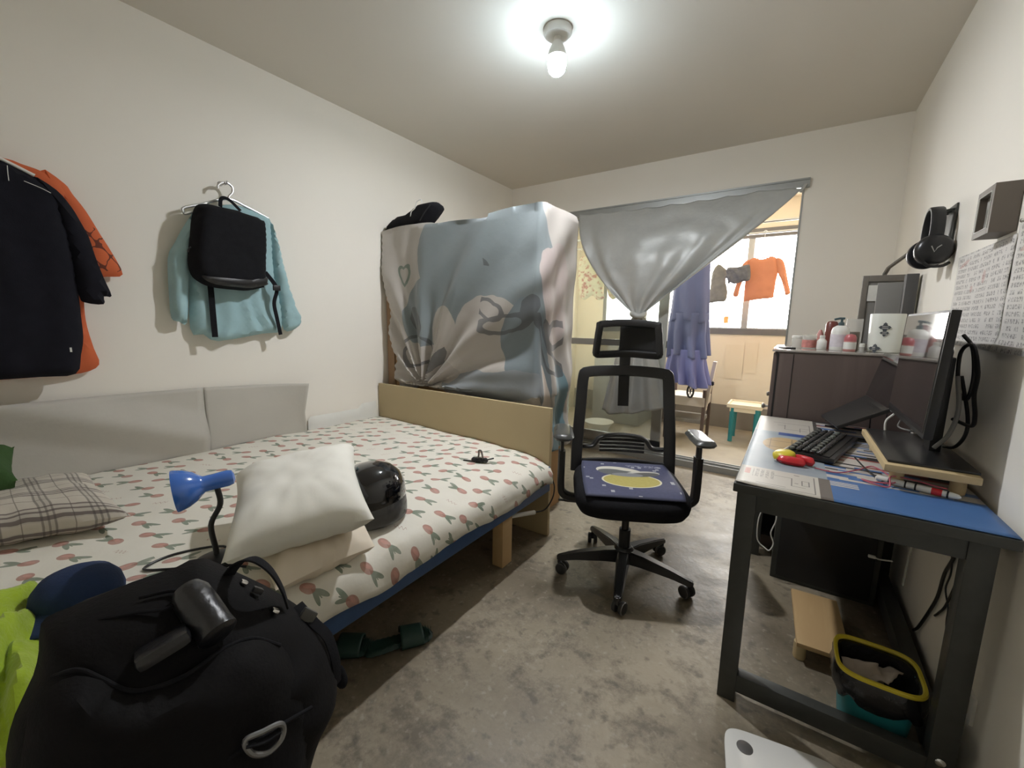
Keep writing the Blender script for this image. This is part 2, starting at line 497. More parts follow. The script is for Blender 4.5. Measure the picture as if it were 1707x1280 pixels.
def tee_print():
    m, nt, b = new_mat('orange_printed_cotton')
    u, v, _ = coords(nt)            # world y and z
    n = pnoise(nt, scale=14)
    c = mixc(nt, n, (.50, .10, .035), (.66, .15, .05))
    w1 = (pnoise(nt, kind='UV', scale=16, detail=2) - .5) * .06
    uu_, vv = u + w1, v - w1
    ink = ((uu_ * 90.0).sin() + (vv * 70.0).sin()).ab().lt(.24) * v.within(1.44, 1.62) * u.gt(.50)
    c = mixc(nt, ink * .85, c, (.05, .015, .012))
    nt.links.new(c, b.inputs['Base Color']); b.inputs['Roughness'].default_value = .9
    return m


MT['orangeprint'] = tee_print()


# ================================================================== builders
MW = {}


def tag(o, label=None, cat=None, group=None, kind=None):
    if label: o['label'] = label
    if cat: o['category'] = cat
    if group: o['group'] = group
    if kind: o['kind'] = kind
    return o


def thing(name, label, cat, loc=(0, 0, 0), rotz=0.0, group=None):
    o = bpy.data.objects.new(name, None)
    COL.objects.link(o)
    o.location = loc; o.rotation_euler = (0, 0, rotz); o.empty_display_size = .05
    MW[o.name] = Matrix.Translation(loc) @ Matrix.Rotation(rotz, 4, 'Z')
    return tag(o, label, cat, group)


def obj(name, bm, mat, parent=None, smooth=True, world=True, label=None, base=None):
    """link a bmesh as ONE mesh object. World coordinates unless world=False (then in the parent's frame)"""
    me = bpy.data.meshes.new(name)
    mats = mat if isinstance(mat, (list, tuple)) else [mat]
    pm = MW[parent.name] if parent is not None else Matrix.Identity(4)
    o = bpy.data.objects.new(name, me)
    if parent is not None:
        if world: bm.transform(pm.inverted())
        o.parent = parent
        MW[o.name] = pm
    else:
        if base is None:
            vs = [v.co for v in bm.verts]
            base = Vector(((min(v.x for v in vs) + max(v.x for v in vs)) / 2, (min(v.y for v in vs) + max(v.y for v in vs)) / 2, min(v.z for v in vs)))
        bm.transform(Matrix.Translation(base).inverted())
        o.location = base
        MW[o.name] = Matrix.Translation(base)
    bm.normal_update()
    bm.to_mesh(me); bm.free()
    for m_ in mats: me.materials.append(m_)
    if smooth:
        for p in me.polygons: p.use_smooth = True
        try: me.set_sharp_from_angle(angle=math.radians(42))
        except Exception: pass
    COL.objects.link(o)
    if label: o['label'] = label
    return o


def single(name, bm, mat, label, cat, group=None, smooth=True):
    return tag(obj(name, bm, mat, None, smooth), label, cat, group)


def struct(name, bm, mat, smooth=False):
    return tag(obj(name, bm, mat, None, smooth), kind='structure')


def BM(): return bmesh.new()


def frame_from(axis):
    z = Vector(axis).normalized()
    a = Vector((0, 0, 1)) if abs(z.z) < .9 else Vector((1, 0, 0))
    x = a.cross(z).normalized()
    return x, z.cross(x), z


def box(bm, c, s, rot=None, bev=0.0, seg=2):
    """box by centre and full size; rot = Matrix 3x3 or z angle"""
    r = bmesh.ops.create_cube(bm, size=1.0)
    vs = r['verts']
    m = Matrix.Diagonal((s[0], s[1], s[2], 1))
    R = Matrix.Identity(4)
    if rot is not None: R = rot.to_4x4() if isinstance(rot, Matrix) else Matrix.Rotation(rot, 4, 'Z')
    bmesh.ops.transform(bm, matrix=Matrix.Translation(c) @ R @ m, verts=vs)
    if bev > 0:
        es = list({e for v in vs for e in v.link_edges})
        bmesh.ops.bevel(bm, geom=es, offset=bev, segments=seg, profile=.6, affect='EDGES')
    return bm


def bx(bm, x0, x1, y0, y1, z0, z1, bev=0.0, seg=2):
    return box(bm, ((x0 + x1) / 2, (y0 + y1) / 2, (z0 + z1) / 2), (x1 - x0, y1 - y0, z1 - z0), None, bev, seg)


def smooth_pts(pts, n=6, closed=False):
    P = [Vector(p) for p in pts]
    if len(P) < 3: return P
    out = []
    L = len(P)
    rng = range(L) if closed else range(L - 1)
    for i in rng:
        p0 = P[(i - 1) % L] if closed or i > 0 else P[0] * 2 - P[1]
        p1, p2 = P[i], P[(i + 1) % L]
        p3 = P[(i + 2) % L] if closed or i + 2 < L else P[-1] * 2 - P[-2]
        for k in range(n):
            t = k / n
            out.append(.5 * ((2 * p1) + (p2 - p0) * t + (2 * p0 - 5 * p1 + 4 * p2 - p3) * t * t + (3 * p1 - p0 - 3 * p2 + p3) * t ** 3))
    if not closed: out.append(P[-1])
    return out


def tube(bm, pts, r, seg=8, smooth=6, closed=False, flat=None, up=None):
    """sweep a round (or flat w x t) section along a smooth line; r may be a list"""
    P = smooth_pts(pts, smooth, closed) if smooth else [Vector(p) for p in pts]
    n = len(P)
    rings = []
    prev = None
    for i, p in enumerate(P):
        a = P[(i + 1) % n] if closed or i + 1 < n else P[i]
        b = P[(i - 1) % n] if closed or i > 0 else P[i]
        t = (a - b)
        if t.length < 1e-9: t = Vector((0, 0, 1))
        t.normalize()
        if prev is None:
            if up is not None: x = (Vector(up) - t * Vector(up).dot(t)).normalized()
            else: x, _, _ = frame_from(t)
        else:
            x = prev - t * prev.dot(t)
            if x.length < 1e-6: x, _, _ = frame_from(t)
            x.normalize()
        prev = x
        y = t.cross(x)
        ri = r if not isinstance(r, (list, tuple)) else r[0] + (r[-1] - r[0]) * i / max(1, n - 1)
        ring = []
        for k in range(seg):
            a_ = 2 * PI * (k + .5) / seg
            if flat: ca, sa = math.cos(a_), math.sin(a_); q = x * (flat[0] / 2 * (abs(ca) ** .5) * (1 if ca > 0 else -1)) + y * (flat[1] / 2 * (abs(sa) ** .5) * (1 if sa > 0 else -1))
            else: q = x * (ri * math.cos(a_)) + y * (ri * math.sin(a_))
            ring.append(bm.verts.new(p + q))
        rings.append(ring)
    m_ = len(rings)
    for i in range(m_ if closed else m_ - 1):
        A, B = rings[i], rings[(i + 1) % m_]
        for k in range(seg):
            bm.faces.new((A[k], A[(k + 1) % seg], B[(k + 1) % seg], B[k]))
    if not closed:
        bm.faces.new(rings[0][::-1]); bm.faces.new(rings[-1])
    return bm


def lathe(bm, prof, c=(0, 0, 0), axis=(0, 0, 1), seg=24, cap=True, sx=1.0, sy=1.0):
    """revolve (radius, height) pairs about an axis through c"""
    x, y, z = frame_from(axis)
    if abs(z.z) > .99: x, y = Vector((1, 0, 0)), Vector((0, 1, 0)) * (1 if z.z > 0 else -1)
    c = Vector(c)
    rings = []
    for (r, h) in prof:
        rings.append([bm.verts.new(c + z * h + x * (r * sx * math.cos(2 * PI * k / seg)) + y * (r * sy * math.sin(2 * PI * k / seg))) for k in range(seg)])
    for A, B in zip(rings, rings[1:]):
        for k in range(seg):
            bm.faces.new((A[k], A[(k + 1) % seg], B[(k + 1) % seg], B[k]))
    if cap:
        bm.faces.new(rings[0][::-1]); bm.faces.new(rings[-1])
    return bm


def grid(bm, fn, nu, nv, uvf=None, closed_u=False):
    """fn(u,v)->point, u,v in 0..1; returns verts; writes uv with uvf(u,v)"""
    uvl = bm.loops.layers.uv.verify()
    V = [[bm.verts.new(fn(i / nu, j / nv)) for j in range(nv + 1)] for i in range(nu + (0 if closed_u else 1))]
    L = len(V)
    for i in range(nu):
        for j in range(nv):
            i2 = (i + 1) % L if closed_u else i + 1
            f = bm.faces.new((V[i][j], V[i2][j], V[i2][j + 1], V[i][j + 1]))
            if uvf:
                for lp, (a, b) in zip(f.loops, ((i, j), (i + 1, j), (i + 1, j + 1), (i, j + 1))):
                    lp[uvl].uv = uvf(a / nu, b / nv)
    return V


def thicken(o, t, off=0.0):
    m = o.modifiers.new('thickness', 'SOLIDIFY'); m.thickness = t; m.offset = off
    return o


def subsurf(o, n=1):
    m = o.modifiers.new('smooth', 'SUBSURF'); m.levels = n; m.render_levels = n
    return o


def nz(p, f, seed=0.0): return mnoise.noise(Vector(p) * f + Vector((seed, seed * 1.7, seed * .3)))


def inside(p, poly):
    r = False; j = len(poly) - 1
    for i in range(len(poly)):
        a, b = poly[i], poly[j]
        if (a[1] > p[1]) != (b[1] > p[1]) and p[0] < (b[0] - a[0]) * (p[1] - a[1]) / (b[1] - a[1]) + a[0]: r = not r
        j = i
    return r


def segdist(p, a, b):
    ax, ay = b[0] - a[0], b[1] - a[1]
    l = ax * ax + ay * ay
    t = 0 if l == 0 else max(0, min(1, ((p[0] - a[0]) * ax + (p[1] - a[1]) * ay) / l))
    return math.hypot(p[0] - a[0] - ax * t, p[1] - a[1] - ay * t)


def puff(bm, outline, mapf, front=.03, back=.005, step=.02, fall=.05, wr=.004, wf=9.0, seed=0.0, fold=None, rnd=3):
    """a soft filled outline: (u,v) polygon -> pillow-like cloth volume; mapf(u,v,w) gives the point"""
    if rnd: outline = [(p.x, p.y) for p in smooth_pts([(a, b, 0) for a, b in outline], rnd, True)]
    dense = []
    for a, b in zip(outline, outline[1:] + outline[:1]):
        n = max(1, int(math.hypot(b[0] - a[0], b[1] - a[1]) / step))
        dense += [(a[0] + (b[0] - a[0]) * k / n, a[1] + (b[1] - a[1]) * k / n) for k in range(n)]
    nb = len(dense)
    pts = list(dense)
    us = [p[0] for p in dense]; vs = [p[1] for p in dense]
    y = min(vs); row = 0
    while y < max(vs):
        x = min(us) + (step / 2 if row % 2 else 0)
        while x < max(us):
            if inside((x, y), dense):
                d = min(segdist((x, y), dense[i], dense[(i + 1) % nb]) for i in range(nb))
                if d > step * .55: pts.append((x, y))
            x += step
        y += step * .866; row += 1
    vo, eo, fo, *_ = delaunay_2d_cdt([Vector(p) for p in pts], [(i, (i + 1) % nb) for i in range(nb)], [], 1, 1e-6)
    B = {tuple(sorted((round(p[0], 5), round(p[1], 5)))) for p in dense}
    F, K = [], []
    uvl = bm.loops.layers.uv.verify()
    for p in vo:
        d = min(segdist(p, dense[i], dense[(i + 1) % nb]) for i in range(nb))
        t = min(1, d / fall); h = math.sqrt(max(0, 1 - (1 - t) ** 2))
        wv = wr * h * (nz((p[0], p[1], 0), wf, seed) + .5 * nz((p[0], p[1], 3), wf * 2.3, seed))
        if fold: wv += fold(p[0], p[1]) * h
        F.append(bm.verts.new(mapf(p[0], p[1], front * h + wv)))
        K.append(F[-1] if d < 1e-5 else bm.verts.new(mapf(p[0], p[1], -back * h)))
    for f in fo:
        for S, fl in ((F, False), (K, True)):
            idx = list(f)[::-1] if fl else list(f)
            try:
                q = bm.faces.new([S[i] for i in idx])
                for lp, i in zip(q.loops, idx): lp[uvl].uv = vo[i]
            except ValueError: pass
    bmesh.ops.recalc_face_normals(bm, faces=bm.faces)
    return bm


def pillow4(bm, c00, c10, c11, c01, th, up=None, n=30, pinch=.10, wr=.006, seed=0.0, flat=.5):
    """a pillow between four corners; u runs c00->c10, v c00->c01"""
    a, b, c, d = map(Vector, (c00, c10, c11, c01))
    nrm = (b - a).cross(d - a).normalized()
    if up is not None: nrm = Vector(up)
    lu, lv = (b - a).length, (d - a).length

    def P(u, v, s):
        U, V_ = u * 2 - 1, v * 2 - 1
        U2 = U * (1 - pinch * (1 - V_ * V_)); V2 = V_ * (1 - pinch * (1 - U * U))
        uu_, vv = (U2 + 1) / 2, (V2 + 1) / 2
        p = a * (1 - uu_) * (1 - vv) + b * uu_ * (1 - vv) + c * uu_ * vv + d * (1 - uu_) * vv
        k = max(0, (1 - U ** 4)) ** flat * max(0, (1 - V_ ** 4)) ** flat
        edge = (abs(U) ** 3 + abs(V_) ** 3)
        rad = wr * (nz((U * 2, V_ * 2, s), 1.6, seed) + .8 * math.sin(math.atan2(V_, U) * 17 + seed) * min(1, edge) * .5)
        return p + nrm * (s * th / 2 * k + rad * k)
    for s in (1, -1):
        grid(bm, (lambda u, v: P(u, v, s)) if s > 0 else (lambda u, v: P(1 - u, v, s)), n, n, (lambda u, v: (u * lu, v * lv)) if s > 0 else (lambda u, v: ((1 - u) * lu, v * lv)))
    bmesh.ops.remove_doubles(bm, verts=bm.verts, dist=1e-5)
    return bm


def dup(root, loc, rotz=None, label=None):
    r = root.copy(); COL.objects.link(r); r.location = loc
    if rotz is not None: r.rotation_euler = (0, 0, rotz)
    if label: r['label'] = label
    for ch in list(root.children):
        c = ch.copy(); COL.objects.link(c); c.parent = r
        for g in ch.children:
            d = g.copy(); COL.objects.link(d); d.parent = c
    return r


# ================================================================== SETTING
T = .12
b = BM(); bx(b, LW - T, RW + T, FW - T, BW + .1, -.1, 0); struct('floor', b, MT['floor'])
b = BM(); bx(b, LW - T, RW + T, FW - T, BW + .1, CZ, CZ + .1); struct('ceiling', b, MT['ceil'])
b = BM(); bx(b, LW - T, LW, FW, BW + .0, 0, CZ); struct('wall_left', b, MT['wall'])
b = BM(); bx(b, RW, RW + T, FW, BW + .0, 0, CZ); struct('wall_right', b, MT['wall'])
b = BM(); bx(b, LW, RW, FW - T, FW, 0, CZ); struct('wall_front', b, MT['wall'])
OX0, OX1, OZ = -1.98, -.045, 2.24          # the opening to the balcony
b = BM()
bx(b, LW, OX0, BW, BW + .12, 0, CZ); bx(b, OX1, RW, BW, BW + .12, 0, CZ); bx(b, OX0, OX1, BW, BW + .12, OZ, CZ)
struct('wall_back', b, MT['wall'])
b = BM(); bx(b, OX0 - .02, OX1 + .03, BW - .022, BW, 2.235, 2.295); bx(b, OX0 - .02, OX1 + .03, BW - .03, BW, 2.285, 2.297); struct('trim_1', b, MT['trim'])
b = BM(); bx(b, OX0, OX1, BW - .01, BW + .12, 0, .055); bx(b, OX0, OX1, BW + .02, BW + .03, .055, .072); bx(b, OX0, OX1, BW + .07, BW + .08, .055, .072); struct('trim_2', b, MT['trim'])
b = BM(); bx(b, OX1 - .012, OX1, BW - .005, BW + .12, .055, OZ); struct('trim_3', b, MT['trim'])
# balcony shell
b = BM(); bx(b, -2.72, .42, BW + .12, BY1 + .12, -.1, .02); struct('floor_balcony', b, MT['balfloor'])
b = BM(); bx(b, -2.72, .42, BW + .12, BY1 + .12, 2.60, 2.70); struct('ceiling_balcony', b, MT['balwall'])
b = BM(); bx(b, -2.72, -2.60, BW + .12, BY1 + .12, .02, 2.60); struct('wall_balcony_left', b, MT['balwall'])
b = BM(); bx(b, .30, .42, BW + .12, BY1 + .12, .02, 2.60); struct('wall_balcony_right', b, MT['balwall'])
WX0, WX1, WZ0, WZ1 = -2.22, .12, 1.20, 2.21
b = BM()
bx(b, -2.60, .30, BY1, BY1 + .12, .30, 1.14); bx(b, -2.60, .30, BY1, BY1 + .12, WZ1 + .10, 2.60)
bx(b, -2.60, WX0, BY1, BY1 + .12, 1.14, WZ1 + .10); bx(b, WX1, .30, BY1, BY1 + .12, 1.14, WZ1 + .10)
struct('wall_balcony', b, MT['balwall'])
b = BM(); bx(b, -2.60, .30, BY1 - .004, BY1 + .12, .02, .30); struct('baseboard_balcony', b, MT['balskirt'])
# balcony window: frame, mullions, panes
b = BM()
bx(b, WX0, WX1, BY1 - .015, BY1 + .09, 1.14, WZ0 + .01, .004); bx(b, WX0, WX1, BY1 - .01, BY1 + .09, WZ1, WZ1 + .10, .004)
bx(b, WX0, WX0 + .05, BY1, BY1 + .08, WZ0, WZ1); bx(b, WX1 - .05, WX1, BY1, BY1 + .08, WZ0, WZ1)
wn = obj('window_1', b, MT['darktrim'], None, False); tag(wn, kind='structure')
b = BM()
for x_ in (-.497, -1.07, -1.65): bx(b, x_ - .032, x_ + .032, BY1 + .005, BY1 + .06, WZ0, WZ1)
bx(b, WX0, WX1, BY1 + .0, BY1 + .05, WZ0, WZ0 + .02)
obj('window_mullion', b, MT['trim'], wn, False)
b = BM(); bx(b, WX0 + .05, WX1 - .05, BY1 + .03, BY1 + .034, WZ0 + .02, WZ1); obj('window_pane', b, MT['glass'], wn, False)

# sliding glass door leaf, left half of the opening
DX0, DX1, DY = OX0 + .01, -.945, BW + .075
b = BM()
bx(b, DX0, DX0 + .07, DY - .018, DY + .018, .072, OZ); bx(b, DX1 - .085, DX1, DY - .018, DY + .018, .072, OZ)
bx(b, DX0, DX1, DY - .018, DY + .018, .072, .17); bx(b, DX0, DX1, DY - .018, DY + .018, OZ - .07, OZ); bx(b, DX0, DX1, DY - .016, DY + .016, 1.035, 1.095)
dr = obj('door_1', b, MT['trim'], None, False); tag(dr, kind='structure')
b = BM(); bx(b, DX0 + .07, DX1 - .085, DY - .003, DY + .003, .17, 1.035); obj('door_pane', b, MT['dirty'], dr, False)
b = BM(); bx(b, DX0 + .07, DX1 - .085, DY - .003, DY + .003, 1.095, OZ - .07); obj('door_pane', b, MT['dirty'], dr, False)

# ================================================================== CEILING LAMP
t = thing('ceiling_lamp', 'bare white glowing bulb in a round holder on the ceiling', 'lamp', (-1.062, 1.911, CZ))
b = BM(); lathe(b, [(.062, 0), (.066, -.004), (.066, -.022), (.058, -.034), (.03, -.038)], (-1.062, 1.911, CZ), seg=32); obj('ceiling_rose', b, MT['white'], t)
b = BM(); lathe(b, [(.018, -.034), (.018, -.056), (.022, -.060), (.028, -.072), (.038, -.092), (.043, -.112), (.044, -.124)], (-1.062, 1.911, CZ), seg=24); obj('lamp_holder', b, MT['white'], t)
b = BM(); lathe(b, [(.034, -.125), (.034, -.128)], (-1.062, 1.911, CZ), seg=24); obj('led_plate', b, MT['led'], t)
b = BM(); lathe(b, [(.040, -.1235), (.0435, -.126), (.0435, -.160), (.038, -.182), (.024, -.197), (.006, -.203)], (-1.062, 1.911, CZ), seg=24); obj('bulb', b, MT['bulb'], t)

# ================================================================== LEFT WALL: clothes
BLK = [(0.288,1.815),(0.31,1.805),(0.373,1.77),(0.426,1.738),(0.462,1.681),(0.483,1.627),(0.502,1.569),(0.514,1.493),(0.532,1.406),(0.55,1.331),(0.525,1.327),(0.521,1.294),(0.463,1.299),(0.459,1.328)]
BLKB = [(.446,1.40),(0.446,1.239),(0.445,1.152),(0.431,1.079),(0.407,1.0),(0.261,1.007),(0.203,1.015)]
mir = lambda P, c: [(2 * c - y, z) for y, z in reversed(P)]


def shirt(name, label, cat, body, sleeves, x, front, mat, wr=.006, extra=None):
    t_ = thing(name, label, cat, (x, sum(p[0] for p in body) / len(body), min(p[1] for p in body)))
    fo = lambda u, v: .006 * math.sin(u * 55 + 6 * nz((u, v, 0), 4, 2)) * max(0, 1 - (v - .99) / .75)
    b_ = BM(); puff(b_, body, lambda u, v, w_: Vector((x + w_, u, v)), front, .012, .024, .05, wr, 8, 3, fo); obj('body', b_, mat, t_)
    for s_ in sleeves:
        b_ = BM(); puff(b_, s_, lambda u, v, w_: Vector((x + .004 + w_, u, v)), front * .8, .012, .022, .045, wr, 10, 8); obj('sleeve', b_, mat, t_)
    return t_


CY_ = .20
bodyR = [(.27, 1.815), (.31, 1.805), (.37, 1.77), (.43, 1.71), (.447, 1.55), (.45, 1.40), (0.447, 1.239), (0.445, 1.152), (0.431, 1.079), (0.407, 1.0), (0.30, .997)]
slR = [(.365, 1.774), (.426, 1.738), (.462, 1.681), (.483, 1.627), (.502, 1.569), (.514, 1.493), (.532, 1.406), (.55, 1.331), (.525, 1.327), (.521, 1.294), (.463, 1.299), (.448, 1.33), (.43, 1.5), (.40, 1.68)]
tb = shirt('black_tshirt', 'large black short-sleeved shirt hanging in front of the orange shirt', 'shirt', bodyR + mir(bodyR, CY_), [slR, mir(slR, CY_)], -2.50, .05, MT['navycloth'])
b = BM(); tube(b, [(-2.447, .335, 1.74), (-2.443, .375, 1.725), (-2.440, .40, 1.712)], .0012, 6); obj('stitching', b, MT['white'], tb, label='pale stitched seam on the shoulder')
b = BM(); tube(b, [(-2.452, .30, 1.785), (-2.446, .298, 1.76), (-2.443, .297, 1.73)], .0012, 6); obj('stitching', b, MT['white'], tb, label='pale stitched seam by the collar')
b = BM(); box(b, (-2.450, .395, 1.105), (.003, .006, .018)); obj('care_tag', b, MT['white'], tb, label='tiny white side tag')
CO = .19
orR = [(.30, 1.835), (.35, 1.826), (.405, 1.813), (.46, 1.78), (.482, 1.70), (.488, 1.5), (.48, 1.36), (.472, 1.277), (.473, 1.195), (.485, 1.101), (.495, 1.028), (.435, .995), (.30, .99)]
osR = [(.40, 1.815), (.462, 1.783), (.482, 1.746), (.516, 1.686), (.553, 1.595), (.582, 1.526), (.611, 1.432), (.558, 1.417), (.505, 1.41), (.487, 1.42), (.465, 1.6)]
shirt('orange_tshirt', 'orange short-sleeved shirt with black scribble print behind the black shirt', 'shirt', orR + mir(orR, CO), [osR, mir(osR, CO)], -2.565, .03, MT['orangeprint'])
for nm, lb, x_, c_ in (('clothes_hanger', 'white hanger inside the black shirt by the photo edge', -2.485, .2), ('clothes_hanger', 'white hanger inside the orange shirt', -2.55, .19)):
    t = thing(nm, lb, 'hanger', (x_, c_, 1.80))
    b = BM(); tube(b, [(x_, c_ - .17, 1.775), (x_, c_ - .08, 1.815), (x_, c_, 1.835), (x_, c_ + .08, 1.815), (x_, c_ + .17, 1.775)], .006, 8); obj('hanger_bar', b, MT['white'], t)
    b = BM(); tube(b, [(x_, c_, 1.835), (x_, c_, 1.87), (x_, c_ + .02, 1.89), (x_, c_, 1.91), (x_, c_ - .018, 1.895)], .003, 6); obj('hanger_hook', b, MT['steel'], t)

# pale blue shirt on its hanger, black backpack hung over it
SB = [(0.901,1.757),(1.0,1.80),(1.061,1.837),(1.148,1.845),(1.272,1.812),(1.287,1.675),(1.285,1.506),(1.308,1.335),(1.306,1.176),(1.194,1.155),(0.97,1.119),(0.904,1.156),(0.848,1.187),(0.874,1.537)]
SL = [(0.904,1.751),(0.858,1.685),(0.815,1.6),(0.782,1.525),(0.772,1.347),(0.772,1.239),(0.801,1.221),(0.834,1.217),(0.855,1.389),(0.874,1.537),(0.899,1.649)]
SR = [(1.268,1.815),(1.3,1.735),(1.326,1.613),(1.352,1.469),(1.393,1.321),(1.425,1.24),(1.389,1.184),(1.315,1.178),(1.299,1.335),(1.276,1.505),(1.271,1.672)]
t = thing('blue_shirt', 'pale blue long-sleeved shirt on a hanger behind the black backpack', 'shirt', (-2.56, 1.09, 1.12))
fo = lambda u, v: .012 * math.sin((u - 1.08) * 60 + 5 * nz((u, v, 0), 5, 1)) * max(0, 1 - (v - 1.12) / .55)
b = BM(); puff(b, SB, lambda u, v, w_: Vector((-2.565 + w_, u, v)), .04, .012, .02, .04, .008, 10, 1, fo); obj('shirt_body', b, MT['ltblue'], t)
for s_, k in ((SL, 4.), (SR, 5.)):
    b = BM(); puff(b, s_, lambda u, v, w_: Vector((-2.555 + w_, u, v)), .045, .012, .014, .04, .014, 13, k); obj('sleeve', b, MT['ltblue'], t)
t = thing('clothes_hanger', 'clear plastic hanger with a round hook holding the pale blue shirt', 'hanger', (-2.55, 1.06, 1.84))
b = BM(); tube(b, [(-2.54, .858, 1.752), (-2.54, .865, 1.775), (-2.54, .94, 1.808), (-2.54, 1.059, 1.862), (-2.54, 1.144, 1.845), (-2.54, 1.26, 1.806)], .007, 8); tube(b, [(-2.54, .858, 1.752), (-2.54, .87, 1.745), (-2.54, .93, 1.775)], .004, 8); obj('hanger_bar', b, MT['steel'], t)
b = BM(); tube(b, [(-2.535, 1.018, 1.903), (-2.535, 1.02, 1.918), (-2.535, 1.038, 1.935), (-2.535, 1.065, 1.94), (-2.535, 1.086, 1.924), (-2.535, 1.084, 1.897), (-2.535, 1.066, 1.874), (-2.535, 1.062, 1.85)], .0065, 8); obj('hanger_hook', b, MT['chrome'], t)
t2 = thing('wall_hook', 'small metal wall hook above the hanging backpack', 'hook', (LW, 1.05, 1.93))
b = BM(); lathe(b, [(.012, 0), (.012, .004), (.008, .006)], (LW, 1.055, 1.945), (1, 0, 0), 12); obj('hook_plate', b, MT['steel'], t2)
b = BM(); tube(b, [(LW + .004, 1.055, 1.945), (LW + .04, 1.055, 1.935), (LW + .07, 1.055, 1.932), (LW + .085, 1.055, 1.946)], .003, 6); obj('hook_peg', b, MT['steel'], t2)

BP = [(0.897,1.784),(0.942,1.805),(0.981,1.803),(1.083,1.801),(1.185,1.781),(1.207,1.762),(1.208,1.652),(1.196,1.539),(1.192,1.426),(1.183,1.414),(1.105,1.392),(1.039,1.391),(0.929,1.398),(0.874,1.423),(0.848,1.456),(0.842,1.525),(0.86,1.632),(0.873,1.717)]
t = thing('backpack', 'flat black backpack hanging over the pale blue shirt on the wall', 'backpack', (-2.45, 1.03, 1.39))
b = BM(); puff(b, BP, lambda u, v, w_: Vector((-2.495 + w_, u, v)), .085, .018, .016, .05, .004, 9, 4); obj('pack_body', b, MT['blackcloth'], t)
BPP = [(.885, 1.452), (1.03, 1.452), (1.17, 1.468), (1.178, 1.44), (1.174, 1.425), (1.095, 1.403), (1.03, 1.402), (.93, 1.408), (.88, 1.43)]
b = BM(); puff(b, BPP, lambda u, v, w_: Vector((-2.425 + w_, u, v)), .018, .01, .012, .02, .001, 9, 4); obj('base_panel', b, MT['black2'], t, label='smooth black panel along the bottom')
b = BM(); tube(b, [(-2.47, .995, 1.80), (-2.48, 1.004, 1.837), (-2.49, 1.026, 1.852), (-2.49, 1.052, 1.844), (-2.47, 1.088, 1.800)], .006, 8, flat=(.018, .005)); obj('carry_loop', b, MT['blackcloth'], t)
b = BM(); bx(b, -2.50, -2.497, .918, .945, 1.143, 1.42); obj('strap', b, MT['blackcloth'], t)
b = BM(); tube(b, [(-2.49, 1.20, 1.50), (-2.47, 1.235, 1.44), (-2.475, 1.25, 1.40), (-2.49, 1.238, 1.33), (-2.495, 1.25, 1.25), (-2.495, 1.265, 1.15)], .01, 8, flat=(.026, .003), up=(0, 1, 0)); obj('strap', b, MT['blackcloth'], t)
b = BM(); box(b, (-2.465, 1.245, 1.415), (.012, .04, .03), None, .004); obj('buckle', b, MT['black'], t)
b = BM(); tube(b, [(-2.47, .852, 1.58), (-2.46, .84, 1.57), (-2.465, .837, 1.555)], .004, 6); obj('zip_puller', b, MT['black'], t)

# grey boards leaning on the wall above the bed
def bent_board(name, label, y0, y1, ztop0, ztop1, zb, curl=0.0, fold=None):
    b_ = BM()
    def fn(u, v):
        y = y0 + (y1 - y0) * u; zt = ztop0 + (ztop1 - ztop0) * u
        z = zb + (zt - zb) * v
        x = LW + .012 + .004 * nz((y, z, 0), 3)
        if curl: x += .075 * max(0, (u - .5) / .5) ** 2 * (.35 + .65 * v); y -= curl * max(0, (u - .8) / .2) ** 2 * (1 - abs(v - .5) * 2) * .8
        if fold:
            d = (z - (fold[1] + (fold[3] - fold[1]) * (y - fold[0]) / (fold[2] - fold[0])))
            x += .045 * max(0, 1 - abs(d) / .14)
        return Vector((x, y, z))
    grid(b_, fn, 36, 20, lambda u, v: (u, v))
    o_ = single(name, b_, MT['board'], label, 'board'); thicken(o_, .003)
    return o_
bent_board('wall_board', 'wide grey card sheet with a diagonal crease on the wall beside the bed', -.35, .886, .905, .874, .47, 0, (.199, .883, .874, .605))
bent_board('wall_board', 'grey card sheet with a curling right edge on the wall', .89, 1.43, .873, .840, .47, .03)
b = BM()
puff(b, [(1.45, .45), (1.452, .585), (1.47, .607), (1.834, .603), (1.867, .634), (1.99, .638), (2.005, .45)], lambda u, v, w_: Vector((LW + .012 + w_, u, v)), .010, .010, .03, .004, 0, rnd=0)
single('bed_guard', b, MT['white'], 'low white plastic guard with a stepped top in the bed corner against the wall', 'bed guard')

# ================================================================== BED
XR = -1.085          # right side of the bed
t = thing('bed', 'low wooden bed with a cream end panel and a blue side rail', 'bed', ((LW + XR) / 2, 1.0, 0))
b = BM(); bx(b, LW + .012, -1.094, 2.018, 2.045, 0, .768, .004); obj('footboard', b, MT['cream'], t)
b = BM()
pr = [(XR - .03, .285), (XR, .285), (XR, .43), (XR - .03, .43)]
bx(b, XR - .03, XR, -.12, 2.018, .285, .43, .003); obj('side_rail', b, MT['bluerail'], t)
b = BM(); bx(b, LW + .02, LW + .05, -.12, 2.018, .285, .43); obj('side_rail', b, MT['bluerail'], t)
b = BM(); bx(b, LW + .05, XR - .03, -.10, 2.0, .36, .40); obj('slat_base', b, MT['pine'], t)
for (x_, y_) in ((-1.165, 1.60), (-1.165, .45), (-2.45, 1.60), (-2.45, .2)):
    b = BM(); bx(b, x_ - .02, x_ + .045, y_, y_ + .085, 0, .36, .004); obj('leg', b, MT['pine'], t)
b = BM(); puff(b, [(LW + .03, -.10), (XR - .04, -.10), (XR - .04, 2.0), (LW + .03, 2.0)], lambda u, v, w_: Vector((u, v, .40 + w_)), .07, 0, .06, .06, 0, rnd=0); obj('mattress', b, MT['pillow2'], t)


